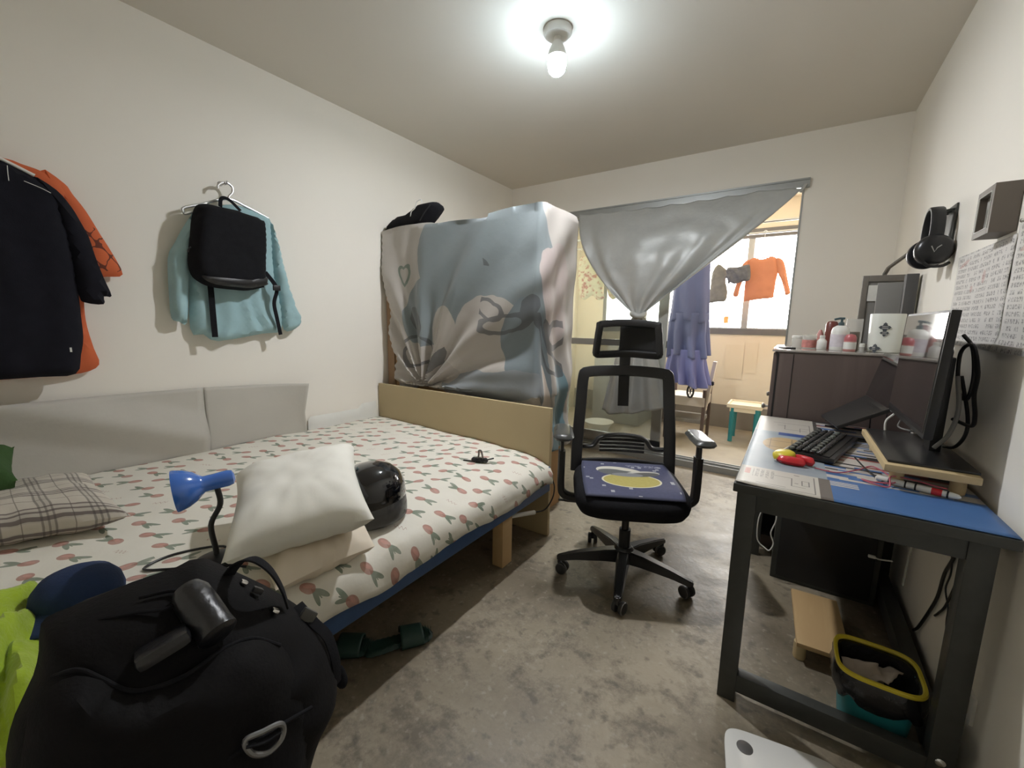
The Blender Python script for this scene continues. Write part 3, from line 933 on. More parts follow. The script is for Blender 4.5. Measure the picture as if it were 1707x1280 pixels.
def bedz(x, y):
    q = (x - LW) / (XR - LW)
    z = .512 + .02 * (2 - y) / 1.5 - .010 * q
    e = max(0, (x - (XR - .26)) / .26)
    z -= .055 * e ** 2.2
    z += .008 * nz((x, y, 0), 3.2, 1) + .006 * nz((x, y, 0), 9, 3) * (.4 + q) + .004 * nz((x * 1.6, y, 0), 17, 5) * q + .009 * abs(nz((x * 2.2 + y * .6, y * 1.1 - x, 0), 7, 8)) * q * q
    z -= .018 * max(0, 1 - ((2.0 - y) / .06)) * q
    return z


# a fitted sheet: the top, then over the edge and down the rail
def sheet_fn(u, v):
    y = -.11 + v * 2.122
    Lx = XR + .012 - (LW + .018)
    s = u * (Lx + .085)
    if s < Lx - .02:
        x = LW + .018 + s; return Vector((x, y, bedz(x, y)))
    d = s - (Lx - .02)
    hem = .105 + .012 * math.sin(y * 9) + .01 * nz((y, 0, 0), 6) + .02 * max(0, (1.2 - y))
    q = d / .105
    xe = XR + .012 - .02
    z0 = bedz(xe, y)
    wob = .010 * nz((y, q, 0), 11, 6) * q
    return Vector((xe + .030 * math.sin(min(1, q * 1.4) * PI / 2) + wob, y, z0 - hem * q ** 1.25))
b = BM(); grid(b, sheet_fn, 90, 110, lambda u, v: (u * 1.62, v * 2.122))
o = single('bed_sheet', b, MT['tulip'], 'white fitted sheet with scattered tulip print covering the mattress', 'bedding'); thicken(o, .003)

# pillows and cushions on the bed
b = BM(); pillow4(b, (-2.35, -.03, .60), (-1.98, -.05, .595), (-1.77, .37, .59), (-2.28, .37, .615), .13, (0, 0, 1), 34, .07, .010, 2)
single('pillow', b, MT['plaid'], 'beige pillow in a brown checked case by the wall', 'pillow')
b = BM(); pillow4(b, (-1.09, .495, .522), (-1.07, .80, .515), (-1.40, .95, .575), (-1.46, .56, .585), .105, (0, 0, 1), 34, .05, .016, 5)
single('pillow', b, MT['pillow2'], 'crumpled ivory pillow lying under the plump white one', 'pillow')
b = BM(); pillow4(b, (-1.175, .405, .615), (-.995, .745, .655), (-1.45, 1.00, .735), (-1.60, .62, .69), .17, None, 40, .09, .007, 1.2)
o = single('pillow', b, MT['pillow'], 'plump bright white pillow on top of the ivory one', 'pillow')
b = BM(); pillow4(b, (-2.36, -.10, .68), (-2.12, -.10, .67), (-2.13, .175, .69), (-2.36, .20, .76), .15, None, 20, .1, .01, 3)
single('cushion', b, MT['darkgreen'], 'dark green fleecy cushion at the left edge behind the checked pillow', 'cushion')

# lime green towel, blue cap and brown blanket at the near end of the bed
def towel_fn(u, v):
    x = -1.62 + .555 * u; y = -.10 + (.23 - .05 * u) * v
    z = bedz(x, y) + .018 + .035 * math.exp(-((u - .62) ** 2 + (v - .6) ** 2) * 9) + .020 * math.sin(u * 17 + v * 7 + 4 * nz((u, v, 0), 2.5)) + .026 * nz((u, v, 0), 6, 2) + .012 * abs(nz((u, v * 2, 0), 12, 5))
    e = min(u, v, 1 - u, 1 - v)
    z = bedz(x, y) + .006 + (z - bedz(x, y)) * min(1, e * 7)
    return Vector((x + .03 * nz((u, v, 1), 3), y + .03 * nz((u, v, 2), 3), z))
b = BM(); grid(b, towel_fn, 70, 40); o = single('towel', b, MT['lime'], 'crumpled lime green towel on the bed left of the big black bag', 'towel'); thicken(o, .005, 1)
t = thing('cap', 'navy blue cap lying on the bed behind the big black bag', 'cap', (-1.40, .21, .53))
b = BM(); lathe(b, [(.098, 0), (.100, .015), (.094, .040), (.075, .063), (.045, .076), (.012, .080)], (-1.44, .185, bedz(-1.44, .185) + .003), seg=28, sx=.95, sy=.88); obj('crown', b, MT['bluecap'], t)
b = BM(); grid(b, lambda u, v: Vector((-1.44 + (.07 + .09 * v) * math.cos((u - .5) * 2.2 - .6), .185 + (.075 + .09 * v) * math.sin((u - .5) * 2.2 - .6), bedz(-1.44, .185) + .012 + .012 * math.cos((u - .5) * 3) - .008 * v)), 16, 5); o = obj('brim', b, MT['bluecap'], t); thicken(o, .004)

# helmet
hc = Vector((-1.225, .905, .5))
t = thing('helmet', 'glossy black motorcycle helmet beside the white pillows', 'helmet', hc)
b = BM(); lathe(b, [(.092, .005), (.110, .02), (.122, .06), (.124, .095), (.117, .137), (.099, .174), (.070, .200), (.035, .213), (.004, .217)], (hc.x - .05, hc.y + .03, .507), (.10, -.02, 1), 40, sx=1.0, sy=1.1); obj('shell', b, MT['helmet'], t)
b = BM()
grid(b, lambda u, v: Vector((hc.x - .05 + (.132 + .006 * math.sin(v * PI)) * math.cos((u - .5) * 2.5 + .2) * (1 - .14 * v * v), hc.y + .03 + .141 * math.sin((u - .5) * 2.5 + .2) * (1 - .14 * v * v), .515 + .125 * v)), 26, 10)
o = obj('visor', b, MT['visor'], t, label='smoked clear visor'); thicken(o, .002)
for s_ in (-1, 1):
    b = BM(); a_ = .2 + s_ * 1.22; lathe(b, [(.018, 0), (.018, .006), (.010, .010)], (hc.x - .05 + .127 * math.cos(a_), hc.y + .03 + .137 * math.sin(a_), .60), (math.cos(a_), math.sin(a_), 0), 16); obj('visor_pivot', b, MT['black'], t)
b = BM(); tube(b, [(hc.x - .05 + .10 * math.cos(k * .5), hc.y + .03 + .11 * math.sin(k * .5), .507) for k in range(13)], .007, 8, closed=False); obj('edge_trim', b, MT['black'], t)

# hair clip / keys on the bed
kz = bedz(-1.32, 1.64) + .004
t = thing('hair_claw', 'small dark hair claw lying alone on the sheet near the end panel', 'hair clip', (-1.32, 1.64, kz))
b = BM(); tube(b, [(-1.395, 1.62, kz + .004), (-1.34, 1.635, kz + .006), (-1.29, 1.665, kz + .012), (-1.255, 1.70, kz + .02)], .0065, 8, flat=(.012, .006)); obj('clip_arm', b, MT['black'], t)
b = BM(); tube(b, [(-1.325, 1.65, kz + .008), (-1.318, 1.652, kz + .04), (-1.316, 1.65, kz + .062), (-1.305, 1.655, kz + .062), (-1.30, 1.66, kz + .035), (-1.298, 1.662, kz + .008)], .005, 8); obj('clip_handle', b, MT['greyframe'], t)
b = BM()
for k in range(5): lathe(b, [(.004, 0), (.014, .004), (.016, .012), (.010, .022)], (-1.345 + .014 * k, 1.645 + .006 * k, kz), (.2, -.1, 1), 10)
obj('clip_teeth', b, MT['black'], t)

# clip lamp
LB = Vector((-1.358, .459, .53)); LH = Vector((-1.335, .432, .783)); AX = Vector((-.33, -.93, -.10)).normalized()
t = thing('desk_lamp', 'blue clip lamp with a dark bendy neck standing by the white pillows', 'lamp', (LB.x, LB.y, bedz(LB.x, LB.y)))
b = BM(); lathe(b, [(.058, .060), (.0578, .054), (.052, .034), (.041, .014), (.029, .002), (.0225, -.006), (.0225, -.03), (.0235, -.062), (.020, -.074), (.010, -.079)], LH, AX, 36); obj('lamp_shade', b, MT['bluegloss'], t)
b = BM(); lathe(b, [(.0555, .0595), (.049, .034), (.035, .014), (.01, .006)], LH, AX, 32, cap=False); obj('shade_lining', b, MT['white'], t, label='white inside of the shade')
b = BM(); lathe(b, [(.012, .006), (.020, .015), (.024, .030), (.018, .045), (.004, .05)], LH, AX, 20); obj('bulb', b, MT['white'], t)
nk = LH - AX * .035 + Vector((0, 0, -.020))
b = BM(); tube(b, [nk, nk + Vector((.004, .002, -.05)), (LB.x + .006, LB.y - .008, .65), (LB.x, LB.y, .57), (LB.x, LB.y, bedz(LB.x, LB.y) + .02)], .0075, 10); obj('neck', b, MT['black'], t)
b = BM(); lathe(b, [(.055, 0), (.055, .012), (.035, .022), (.012, .026)], (LB.x, LB.y, bedz(LB.x, LB.y) + .002), seg=24); obj('base', b, MT['black'], t)
b = BM()
pts = [(LB.x + .04, LB.y + .03), (-1.42, .50), (-1.50, .40), (-1.475, .32), (-1.40, .36), (-1.33, .45), (-1.27, .50)]
tube(b, [(x_, y_, bedz(x_, y_) + .006) for x_, y_ in pts], .0035, 8); obj('power_cord', b, MT['black'], t)

# ================================================================== WARDROBE under a printed cover
t = thing('wardrobe', 'cardboard brown wardrobe standing under the printed dust cover', 'wardrobe', (-1.9, 2.32, 0))
b = BM(); bx(b, LW + .015, -1.262, 2.125, 2.50, .0, 1.84, .004); obj('carcass', b, MT['cardboard'], t)
b = BM(); bx(b, LW + .015, LW + .09, 2.112, 2.125, .0, 1.84, .003); obj('side_board', b, M('brown_side_board', (.27, .17, .095), .7, 0, .12), t)
FL = 1.38            # length of the front
FY, CX = 2.088, -1.215
PN = (.44, .775)     # where the cover is pinched, metres along the front and height


def drape_fn(u, v):
    s = u * (FL + .43)
    ztop = 1.872 + .012 * math.sin(s * 5) + .015 * nz((s, 0, 0), 3)
    bot = .735 + .045 * math.exp(-((s - PN[0]) / .22) ** 2) if s < FL else .735 - .30 * min(1, (s - FL) / .10)
    bot += .02 * nz((s, 5, 0), 7)
    top_len = .40
    L = top_len + (ztop - bot)
    q = v * L
    # base curve and outward normal
    R = .05
    xl = 0.0
    if s < FL - R: p = Vector((LW + .016 + s, FY, 0)); n = Vector((0, -1, 0))
    elif s < FL + R:
        a = (s - FL + R) / (2 * R) * PI / 2
        p = Vector((CX - R + R * math.sin(a), FY + R - R * math.cos(a), 0)); n = Vector((math.sin(a), -math.cos(a), 0))
    else: p = Vector((CX, FY + (s - FL), 0)); n = Vector((1, 0, 0))
    if q < top_len:
        k = top_len - q
        z = ztop + .012 + .025 * nz((s * 2, k * 3, 0), 2, 4) * min(1, k / .1) + .02 * math.sin(min(1, k / .12) * PI / 2)
        kk = k if s < FL - .3 else k
        o_ = p - n * kk
        if s > FL - .35 and s < FL + R: o_ = p - n * kk * (.5 + .5 * abs((s - FL) / .35))
        o_.z = z + (.02 if s > FL - .4 else 0) * math.exp(-k * 9)
        return o_
    z = ztop - (q - top_len)
    fall_ = (ztop - z) / (ztop - bot)
    # left edge slants inward toward the pinch
    if s < .45:
        m = 1 - s / .45
        p.x += .135 * m * max(0, min(1, (1.70 - z) / .9)) ** 1.3
    # gather toward the pinch near the bottom
    dx, dz = s - PN[0], z - PN[1]
    r = math.hypot(dx, dz)
    th = math.atan2(dz, dx)
    amp = .042 * math.exp(-r / .60) * min(1, r / .08) + .006
    f = amp * math.sin(th * 13 + 2.2 * nz((s, z, 0), 1.6, 2)) + .35 * amp * math.sin(th * 29 + 3 * nz((s, z, 0), 3, 5))
    # long diagonal tension folds from the top right corner
    g = .0035 * math.sin((s * .9 - z * .8) * 24 + 2 * nz((s, z, 0), 2)) * (1 if s < FL else .6)
    bulge = .030 * math.sin(min(1, fall_) * PI) * math.sin(min(1, max(0, s / FL)) * PI)
    if s > FL - .1:
        ww = min(1, (s - FL + .1) / .15)
        g += ww * .020 * math.sin((s - FL) * 34 + z * 3 + 2 * nz((s, z, 0), 2)) * fall_
    lim = .016 if z < .80 else .05
    d = f + g + bulge * (0 if z < .8 else 1)
    d = max(-.022 if s < FL else -.03, min(lim, d))
    o_ = p + n * d
    if s < .02: o_.x += .006 * math.sin(z * 130)
    o_.z = z
    return o_
b = BM(); grid(b, drape_fn, 190, 150, lambda u, v: (u * (FL + .43) + .0, (1.872 - max(0, v * (.40 + 1.13) - .40)) if v > .26 else 1.872 + (.26 - v)))
for e in b.edges: pass
o = single('dust_cover', b, MT['drape'], 'big printed grey and beige cloth with a heart draped over the wardrobe', 'cloth'); thicken(o, .002)

# things on top of the cover
t = thing('pouch', 'black zip pouch with a white pull cord lying on the cover of the wardrobe', 'bag', (-2.42, 2.22, 1.885))
PO = [(-2.605, 1.895), (-2.59, 1.925), (-2.48, 1.985), (-2.36, 2.00), (-2.30, 2.02), (-2.22, 2.05), (-2.11, 2.045), (-2.075, 2.01), (-2.16, 1.93), (-2.24, 1.895), (-2.42, 1.89)]
b = BM(); puff(b, PO, lambda u, v, w_: Vector((u, 2.17 - w_, v)), .075, .085, .02, .05, .006, 8, 2); obj('pouch_body', b, MT['blackcloth'], t)
b = BM(); tube(b, [(-2.29, 2.10, 1.955), (-2.27, 2.09, 1.985), (-2.235, 2.09, 2.005), (-2.21, 2.085, 2.04), (-2.175, 2.09, 2.05), (-2.17, 2.095, 2.03)], .0035, 6); obj('pull_cord', b, MT['whitecord'], t, label='white pull cord with beads')
b = BM(); tube(b, [(-2.20, 2.10, 1.92), (-2.15, 2.095, 1.965), (-2.105, 2.105, 2.01)], .0035, 6); obj('piping', b, MT['black2'], t)
b = BM(); lathe(b, [(.004, 0), (.04, .005), (.055, .018), (.035, .032), (.004, .036)], (-1.60, 2.33, 1.905), seg=16, sx=1.6); single('beanie', b, MT['blackcloth'], 'small dark cloth bundle on top of the wardrobe cover near its far end', 'cloth')
b = BM(); puff(b, [(-2.12, 1.90), (-2.05, 1.935), (-1.98, 1.94), (-1.93, 1.925), (-1.90, 1.90)], lambda u, v, w_: Vector((u, 2.36 - w_, v)), .05, .05, .02, .03, .003); single('folded_cloth', b, MT['blackcloth'], 'flat black bundle behind the zip pouch on the wardrobe cover', 'cloth')

# black cable and white stub under the bed end
t = thing('light_stick', 'short white tube with a thin black cable below the bed end', 'cable', (-1.16, 1.90, .19))
b = BM(); tube(b, [(-1.17, 1.705, .225), (-1.115, 1.90, .19)], .012, 12, 0); obj('tube', b, MT['white'], t)
b = BM(); tube(b, [(-1.115, 1.90, .19), (-1.09, 1.98, .185), (-1.072, 2.03, .24), (-1.07, 2.045, .30), (-1.085, 2.05, .34)], .004, 8); obj('cable', b, MT['black'], t)

# ================================================================== SILVER CURTAIN, tied in a knot
KN = Vector((-1.16, 3.685, 1.325))


def swag_fn(u, v):
    xt = -1.80 + u * 1.735
    e = v ** (2.0 + (1.15 - 2.0) * u)
    x = xt + (KN.x - xt) * e
    z = 2.262 - .02 * math.sin(u * PI) - .012 * abs(math.sin(u * 26)) * (1 - v) ** 4 - .03 * max(0, (u - .9) / .1) * (1 - v) - (2.262 - KN.z) * v
    g = math.sin(v * PI)
    y = 3.768 + (KN.y - 3.768) * v - .10 * g * math.sin(u * PI) ** .7
    edge = min(u, 1 - u)
    ga = (.05 * (v ** 2) * (1 - v) * 4 * .35 + .006 * g) * (.50 + .60 * max(0, 1 - edge / .22) + .6 * max(0, (v - .7) / .3))
    y += ga * math.sin(u * 2 * PI * 5.0 + 2.0 * nz((u, v, 0), 2.5)) + .012 * nz((x, z, 0), 4.0, 3) * g + .005 * nz((x, z, 0), 11, 3) * g + .005 * math.sin(z * 26 + x * 3.0 + 3 * nz((x, z, 0), 3)) * max(0, edge - .1) * 2.4
    y -= .03 * math.exp(-(edge / .035) ** 2) * g                                # rolled hems
    y += .02 * math.exp(-((edge - .075) / .03) ** 2) * g
    x += .035 * (1 - v) * 0 + .02 * math.sin(u * 31) * v * (1 - v)
    x += (u - .5) * .07 * v ** 3
    return Vector((x, min(y, 3.772), z))


t = thing('curtain', 'silver grey coated curtain tied into a knot across the balcony doorway', 'curtain', (-1.0, 3.75, .45))
b = BM(); grid(b, swag_fn, 120, 80, lambda u, v: (u * 1.7, v)); o = obj('swag', b, MT['silver'], t); thicken(o, .002)


def tail_fn(u, v):
    bx_ = -1.47 + .60 * u
    zb = .425 + .10 * max(0, (u - .6) / .4) - .02 * math.sin(u * 7)
    e = v ** .62
    x = KN.x + (u - .5) * .05 + (bx_ - KN.x - (u - .5) * .05) * e
    z = KN.z - (KN.z - zb) * v
    y = KN.y + .01 + .045 * e * math.sin(u * 2 * PI * 3.2 + 1) + .012 * nz((x, z, 0), 8)
    return Vector((x, y, z))


b = BM(); grid(b, tail_fn, 70, 40, lambda u, v: (u * .6, v * .9)); o = obj('tail', b, MT['silver'], t); thicken(o, .002)
b = BM(); tube(b, [KN + Vector((.055 * math.cos(a), .045 * math.sin(a), .012 * math.sin(2 * a + .6))) for a in [k * PI / 5 for k in range(10)]], .022, 10, 4, True); obj('knot', b, MT['silver'], t)
b = BM(); tube(b, [(-.068, 3.778, 2.205), (-.05, 3.765, 2.235), (-.04, 3.772, 2.255)], .01, 8); obj('corner_tie', b, MT['silver'], t)

# ================================================================== OFFICE CHAIR
CHA = math.radians(27)
CHL = Vector((-.605, 1.925, 0))
t = thing('office_chair', 'black mesh office chair with headrest standing in the middle of the floor', 'chair', CHL, CHA)
L_ = dict(world=False)
base_ang = [math.radians(a) - CHA for a in (-75, -3, 69, 141, 213)]
b = BM(); lathe(b, [(.052, .075), (.056, .09), (.050, .135), (.036, .15)], (0, 0, 0), seg=24); obj('base_hub', b, MT['black2'], t, **L_)
for a in base_ang:
    d = Vector((math.cos(a), math.sin(a), 0)); s_ = Vector((-d.y, d.x, 0))
    b = BM()
    V = []
    for (r_, w_, z0, z1) in ((.03, .035, .075, .138), (.10, .030, .078, .134), (.24, .024, .076, .112), (.322, .018, .066, .092), (.334, .012, .066, .088)):
        V.append([b.verts.new(d * r_ + s_ * (w_ * k) + Vector((0, 0, z))) for k, z in ((-1, z0), (1, z0), (.75, z1), (-.75, z1))])
    for A_, B_ in zip(V, V[1:]):
        for k in range(4): b.faces.new((A_[k], A_[(k + 1) % 4], B_[(k + 1) % 4], B_[k]))
    b.faces.new(V[0][::-1]); b.faces.new(V[-1])
    bmesh.ops.bevel(b, geom=list(b.edges), offset=.004, segments=2, affect='EDGES')
    obj('leg', b, MT['black2'], t, **L_)
    c = d * .322
    ta = a + 1.1
    td = Vector((math.cos(ta), math.sin(ta), 0))
    b = BM(); lathe(b, [(.009, .05), (.009, .075)], c, seg=10); tube(b, [c + Vector((0, 0, .056)) + Vector((-td.y, td.x, 0)) * .0, c + Vector((-td.y, td.x, 0)) * .018 + Vector((0, 0, .04)), c + Vector((-td.y, td.x, 0)) * .018 + Vector((0, 0, .03))], .009, 8, 3)
    cs = obj('caster', b, MT['black2'], t, **L_)
    for k in (-1, 1):
        ax = c + Vector((-td.y, td.x, 0)) * .018 + Vector((0, 0, .0295))
        b = BM(); lathe(b, [(.020, .006), (.0275, .008), (.029, .012), (.029, .022), (.025, .026), (.010, .027)] if k > 0 else [(.010, -.027), (.025, -.026), (.029, -.022), (.029, -.012), (.0275, -.008), (.020, -.006)], ax, td, 24)
        obj('wheel', b, [MT['rubber']], cs, **L_)
        b = BM(); tube(b, [ax + td * (k * .024) + Vector((0, 0, .0262 * math.sin(q))) + Vector((-td.y, td.x, 0)) * (.0262 * math.cos(q)) for q in [i * PI / 8 for i in range(16)]], .002, 6, 0, True); obj('wheel_rim', b, MT['casterhub'], cs, **L_)
b = BM(); lathe(b, [(.028, .13), (.028, .24), (.018, .24), (.018, .33)], (0, 0, 0), seg=20); obj('gas_lift', b, MT['black'], t, **L_)
b = BM(); box(b, (0, .02, .365), (.16, .22, .055), None, .012); box(b, (0, .15, .36), (.07, .14, .04), None, .01); obj('tilt_mechanism', b, MT['black'], t, **L_)
b = BM(); tube(b, [(-.06, 0, .365), (-.27, .01, .36), (-.31, .015, .362)], .006, 8); box(b, (-.315, .015, .362), (.04, .02, .006), None, .002); obj('height_lever', b, MT['black'], t, **L_)


def seat_fn(u, v, top):
    a = 2 * PI * u
    ex = .42
    ca, sa = math.cos(a), math.sin(a)
    x = .262 * (abs(ca) ** ex) * (1 if ca > 0 else -1); y = .245 * (abs(sa) ** ex) * (1 if sa > 0 else -1)
    return x, y


b = BM()
prof = [(.0, .372), (.5, .372), (.82, .376), (.92, .390), (.98, .418), (1.0, .45), (.985, .475), (.94, .492), (.85, .498), (.5, .497), (.0, .496)]
N_ = 56
rings = []
for (k, z) in prof[1:-1]:
    ring = []
    for i in range(N_):
        x, y = seat_fn(i / N_, 0, 1)
        zz = z - (.022 * max(0, (-y - .12) / .12) ** 2 if z > .43 else 0) * k
        ring.append(b.verts.new((x * k, y * k, zz)))
    rings.append(ring)
for A_, B_ in zip(rings, rings[1:]):
    for i in range(N_): b.faces.new((A_[i], A_[(i + 1) % N_], B_[(i + 1) % N_], B_[i]))
b.faces.new(rings[0][::-1]); b.faces.new(rings[-1])
obj('seat', b, MT['blackcloth'], t, **L_)
# armrests
for s_, n_ in ((-1, 'l'), (1, 'r')):
    b = BM(); tube(b, [(s_ * .18, .02, .375), (s_ * .27, .02, .378), (s_ * .315, .02, .40), (s_ * .325, .02, .45), (s_ * .325, .02, .62)], .02, 10, 6, flat=(.055, .036), up=(0, 1, 0)); arm = obj('armrest', b, MT['black'], t, **L_)
    b = BM(); tube(b, [(s_ * .325, .02, .56), (s_ * .325, .02, .70)], .018, 10, 0, flat=(.045, .02), up=(0, 1, 0)); obj('arm_slide', b, MT['black2'], arm, **L_)
    b = BM()
    pp = [(-.042, -.105), (.042, -.105), (.046, .0), (.044, .12), (-.030, .13), (-.046, .02)]
    puff(b, pp, lambda u, v, w_: Vector((s_ * .320 + u * s_, v + .01, .712 + w_)), .018, .016, .012, .022, 0); obj('arm_pad', b, M('arm_pad_grey', (.045, .048, .046), .35, 0, .1, coat=.3) if s_ < 0 else bpy.data.materials['arm_pad_grey'], arm, **L_)
# back frame, mesh and headrest (leaning back a little)
TB = 0.10
def bp(x, z): return Vector((x, .215 + (z - .48) * TB + .045 * (1 - (x / .25) ** 2) * 1.0, z))
fr = [(-.245, .45), (-.243, .60), (-.232, .80), (-.222, .96), (-.200, .985), (-.10, .993), (0, .995), (.10, .993), (.200, .985), (.222, .96), (.232, .80), (.243, .60), (.245, .45)]
b = BM(); tube(b, [bp(x, z) for x, z in fr], .017, 10, 5, flat=(.026, .060), up=(0, 1, 0)); tube(b, [bp(x, .475) for x in (-.243, -.12, 0, .12, .243)], .017, 10, 5, flat=(.026, .085), up=(0, 1, 0)); obj('back_frame', b, MT['black'], t, **L_)
b = BM(); grid(b, lambda u, v: bp(-.225 + .45 * u - (u - .5) * .035 * v, .49 + .48 * v) + Vector((0, -.004, 0)), 16, 16, lambda u, v: (u, v)); obj('back_mesh', b, MT['mesh'], t, **L_)
b = BM(); tube(b, [bp(-.235, .58) + Vector((0, .02, 0)), bp(-.16, .58) + Vector((0, .012, 0)), bp(-.12, .625) + Vector((0, .01, 0)), bp(-.05, .64) + Vector((0, .01, 0)), bp(.05, .64) + Vector((0, .01, 0)), bp(.12, .625) + Vector((0, .01, 0)), bp(.16, .58) + Vector((0, .012, 0)), bp(.235, .58) + Vector((0, .02, 0))], .012, 10, 6, flat=(.04, .02), up=(0, 1, 0)); lum = obj('lumbar_support', b, MT['black'], t, **L_)
b = BM()
for k in range(4): tube(b, [bp(-.12, .555 + .02 * k) + Vector((0, .012, 0)), bp(0, .558 + .02 * k) + Vector((0, .004, 0)), bp(.12, .555 + .02 * k) + Vector((0, .012, 0))], .008, 8, 6)
obj('lumbar_pad', b, MT['black2'], lum, **L_)
b = BM(); tube(b, [bp(0, .80) + Vector((0, .018, 0)), bp(0, .95) + Vector((0, .02, 0)), bp(0, 1.10) + Vector((0, .01, 0)), bp(0, 1.17) + Vector((0, .0, 0))], .02, 10, 4, flat=(.058, .02), up=(1, 0, 0)); obj('headrest_post', b, MT['black'], t, **L_)
def hp_(x, z): return Vector((x, .245 + .06 * (1 - (x / .17) ** 2) * .9, z))
hf = [(-.16, 1.09), (-.163, 1.10), (-.150, 1.225), (-.135, 1.243), (0, 1.252), (.135, 1.243), (.150, 1.225), (.163, 1.10), (.16, 1.09), (.145, 1.083), (0, 1.088), (-.145, 1.083)]
b = BM(); tube(b, [hp_(x, z) for x, z in hf], .012, 10, 4, True, flat=(.024, .038), up=(0, 1, 0)); hd = obj('headrest', b, MT['black'], t, **L_)
b = BM(); grid(b, lambda u, v: hp_(-.155 + .31 * u - (u - .5) * .02 * v, 1.09 + .155 * v), 14, 8, lambda u, v: (u, v)); obj('headrest_mesh', b, MT['mesh2'], hd, **L_)
b = BM(); grid(b, lambda u, v: hp_(-.035 + .19 * u, 1.095 + .145 * v) + Vector((0, .018, 0)), 10, 6); o = obj('headrest_bracket', b, MT['black'], hd, **L_); thicken(o, .006)
# printed seat pad
b = BM()
def pad_fn(u, v):
    U, V_ = u * 2 - 1, v * 2 - 1
    x = .222 * U * (1 - .04 * V_ * V_ * V_ * V_); y = .215 * V_
    z = .505 - .022 * max(0, (-y - .12) / .12) ** 2
    return CHL + Matrix.Rotation(CHA, 3, 'Z') @ Vector((x, y, z))
grid(b, pad_fn, 24, 24, lambda u, v: (u - .5, v - .5)); o = single('seat_pad', b, MT['seatprint'], 'thin navy seat pad with a yellow moon print on the office chair', 'cushion'); thicken(o, .006)

# ================================================================== DESK
DX_0, DX_1, DY_0, DY_1, DZ = -.113, .488, 1.408, 2.585, .768
t = thing('desk', 'black steel-framed desk with a blue printed top along the right wall', 'desk', (.19, 2.0, 0))
b = BM(); bx(b, DX_0, DX_1, DY_0, DY_1, .738, .765, .003); obj('tabletop', b, MT['deskblack'], t)
for x_, y_ in ((-.102, 1.433), (.408, 1.433), (-.102, 2.515), (.428, 2.515)):
    b = BM(); bx(b, x_, x_ + .053, y_, y_ + .05, 0, .738, .002); obj('leg', b, MT['deskblack'], t)
for y_ in (1.437, 2.52):
    b = BM(); bx(b, -.05, .41, y_, y_ + .04, .678, .738, .002); obj('apron', b, MT['deskblack'], t)
b = BM(); bx(b, -.05, .41, 1.437, 1.477, .038, .10, .002); obj('floor_rail', b, MT['deskblack'], t)
b = BM(); bx(b, .425, .475, 1.483, 2.515, .03, .10, .002); obj('floor_rail', b, MT['deskblack'], t)
b = BM(); bx(b, .43, .47, 1.483, 2.515, .68, .738, .002); obj('apron', b, MT['deskblack'], t)
b = BM(); bx(b, -.095, -.055, 1.483, 2.515, .70, .738, .002); obj('apron', b, MT['deskblack'], t)
b = BM(); lathe(b, [(.011, 0), (.011, .003), (.007, .006)], (.432, 1.433, .105), (0, -1, 0), 16); obj('bolt', b, MT['chrome'], t)
b = BM()
grid(b, lambda u, v: Vector((DX_0 + .004 + (DX_1 - DX_0 - .008) * u, DY_0 + .006 + (DY_1 - DY_0 - .012) * v, DZ + .0006 * nz((u * 5, v * 9, 0), 1) + .004 * max(0, 1 - v * 30) * max(0, 1 - u * 12))), 30, 50,
     lambda u, v: (DX_0 + (DX_1 - DX_0) * u, DY_0 + (DY_1 - DY_0) * v))
o = single('desk_mat', b, MT['matprint'], 'large printed blue and white mat covering the desk top', 'desk mat'); thicken(o, .002)
TZ = DZ + .002

# keyboard
kc = Vector((.135, 2.02, TZ)); ka = math.radians(-14)
t = thing('keyboard', 'black glossy mechanical keyboard lying on the blue desk mat', 'keyboard', kc, ka)
b = BM(); box(b, (0, 0, .012), (.155, .44, .020), None, .006); obj('case', b, MT['black2'], t, world=False)
b = BM(); box(b, (.02, 0, .023), (.085, .425, .004), None, .002); obj('key_plate', b, MT['black'], t, world=False)
kcap = M('keycap_dark', (.022, .022, .022), .25, 0, .3, coat=.4); kcap2 = M('keycap_grey', (.12, .13, .11), .35, 0, .2)
b1, b2 = BM(), BM()
for r_ in range(5):
    for c_ in range(20):
        if c_ in (14, 18) and r_ % 2: continue
        bb = b2 if (r_ * 7 + c_ * 3) % 6 == 0 else b1
        box(bb, (-.055 + .0215 * r_, -.205 + .0213 * c_, .0295), (.0185, .0185, .010), None, .003, 1)
o = obj('keycaps', b1, kcap, t, world=False); o['kind'] = 'stuff'
o = obj('keycaps', b2, kcap2, t, world=False, label='grey keycaps'); o['kind'] = 'stuff'
b = BM(); tube(b, [(.012, 1.80, TZ + .006), (-.0, 1.82, TZ + .012), (.045, 1.97, TZ + .012), (.088, 2.16, TZ + .010)], .005, 8, 0); single('stylus', b, MT['whitecord'], 'thin white stylus lying along the near edge of the keyboard', 'stylus')

# red and yellow gadget
t = thing('gadget', 'small red and yellow plastic gadget in front of the keyboard', 'gadget', (.04, 1.72, TZ))
b = BM(); lathe(b, [(.010, 0), (.034, .002), (.036, .012), (.034, .020), (.026, .026), (.004, .028)], (.012, 1.745, TZ + .008), (-.15, -.1, 1), 24); obj('cap', b, MT['yellow'], t)
b = BM(); puff(b, [(-.01, 1.715), (.0, 1.695), (.03, 1.688), (.065, 1.690), (.075, 1.705), (.05, 1.722), (.02, 1.728)], lambda u, v, w_: Vector((u, v, TZ + .012 + w_)), .016, .012, .006, .014, 0); obj('handle', b, MT['red'], t)
b = BM(); puff(b, [(.03, 1.742), (.05, 1.728), (.085, 1.712), (.10, 1.716), (.095, 1.735), (.06, 1.752)], lambda u, v, w_: Vector((u, v, TZ + .016 + w_)), .016, .014, .006, .012, 0); obj('handle', b, MT['red'], t)
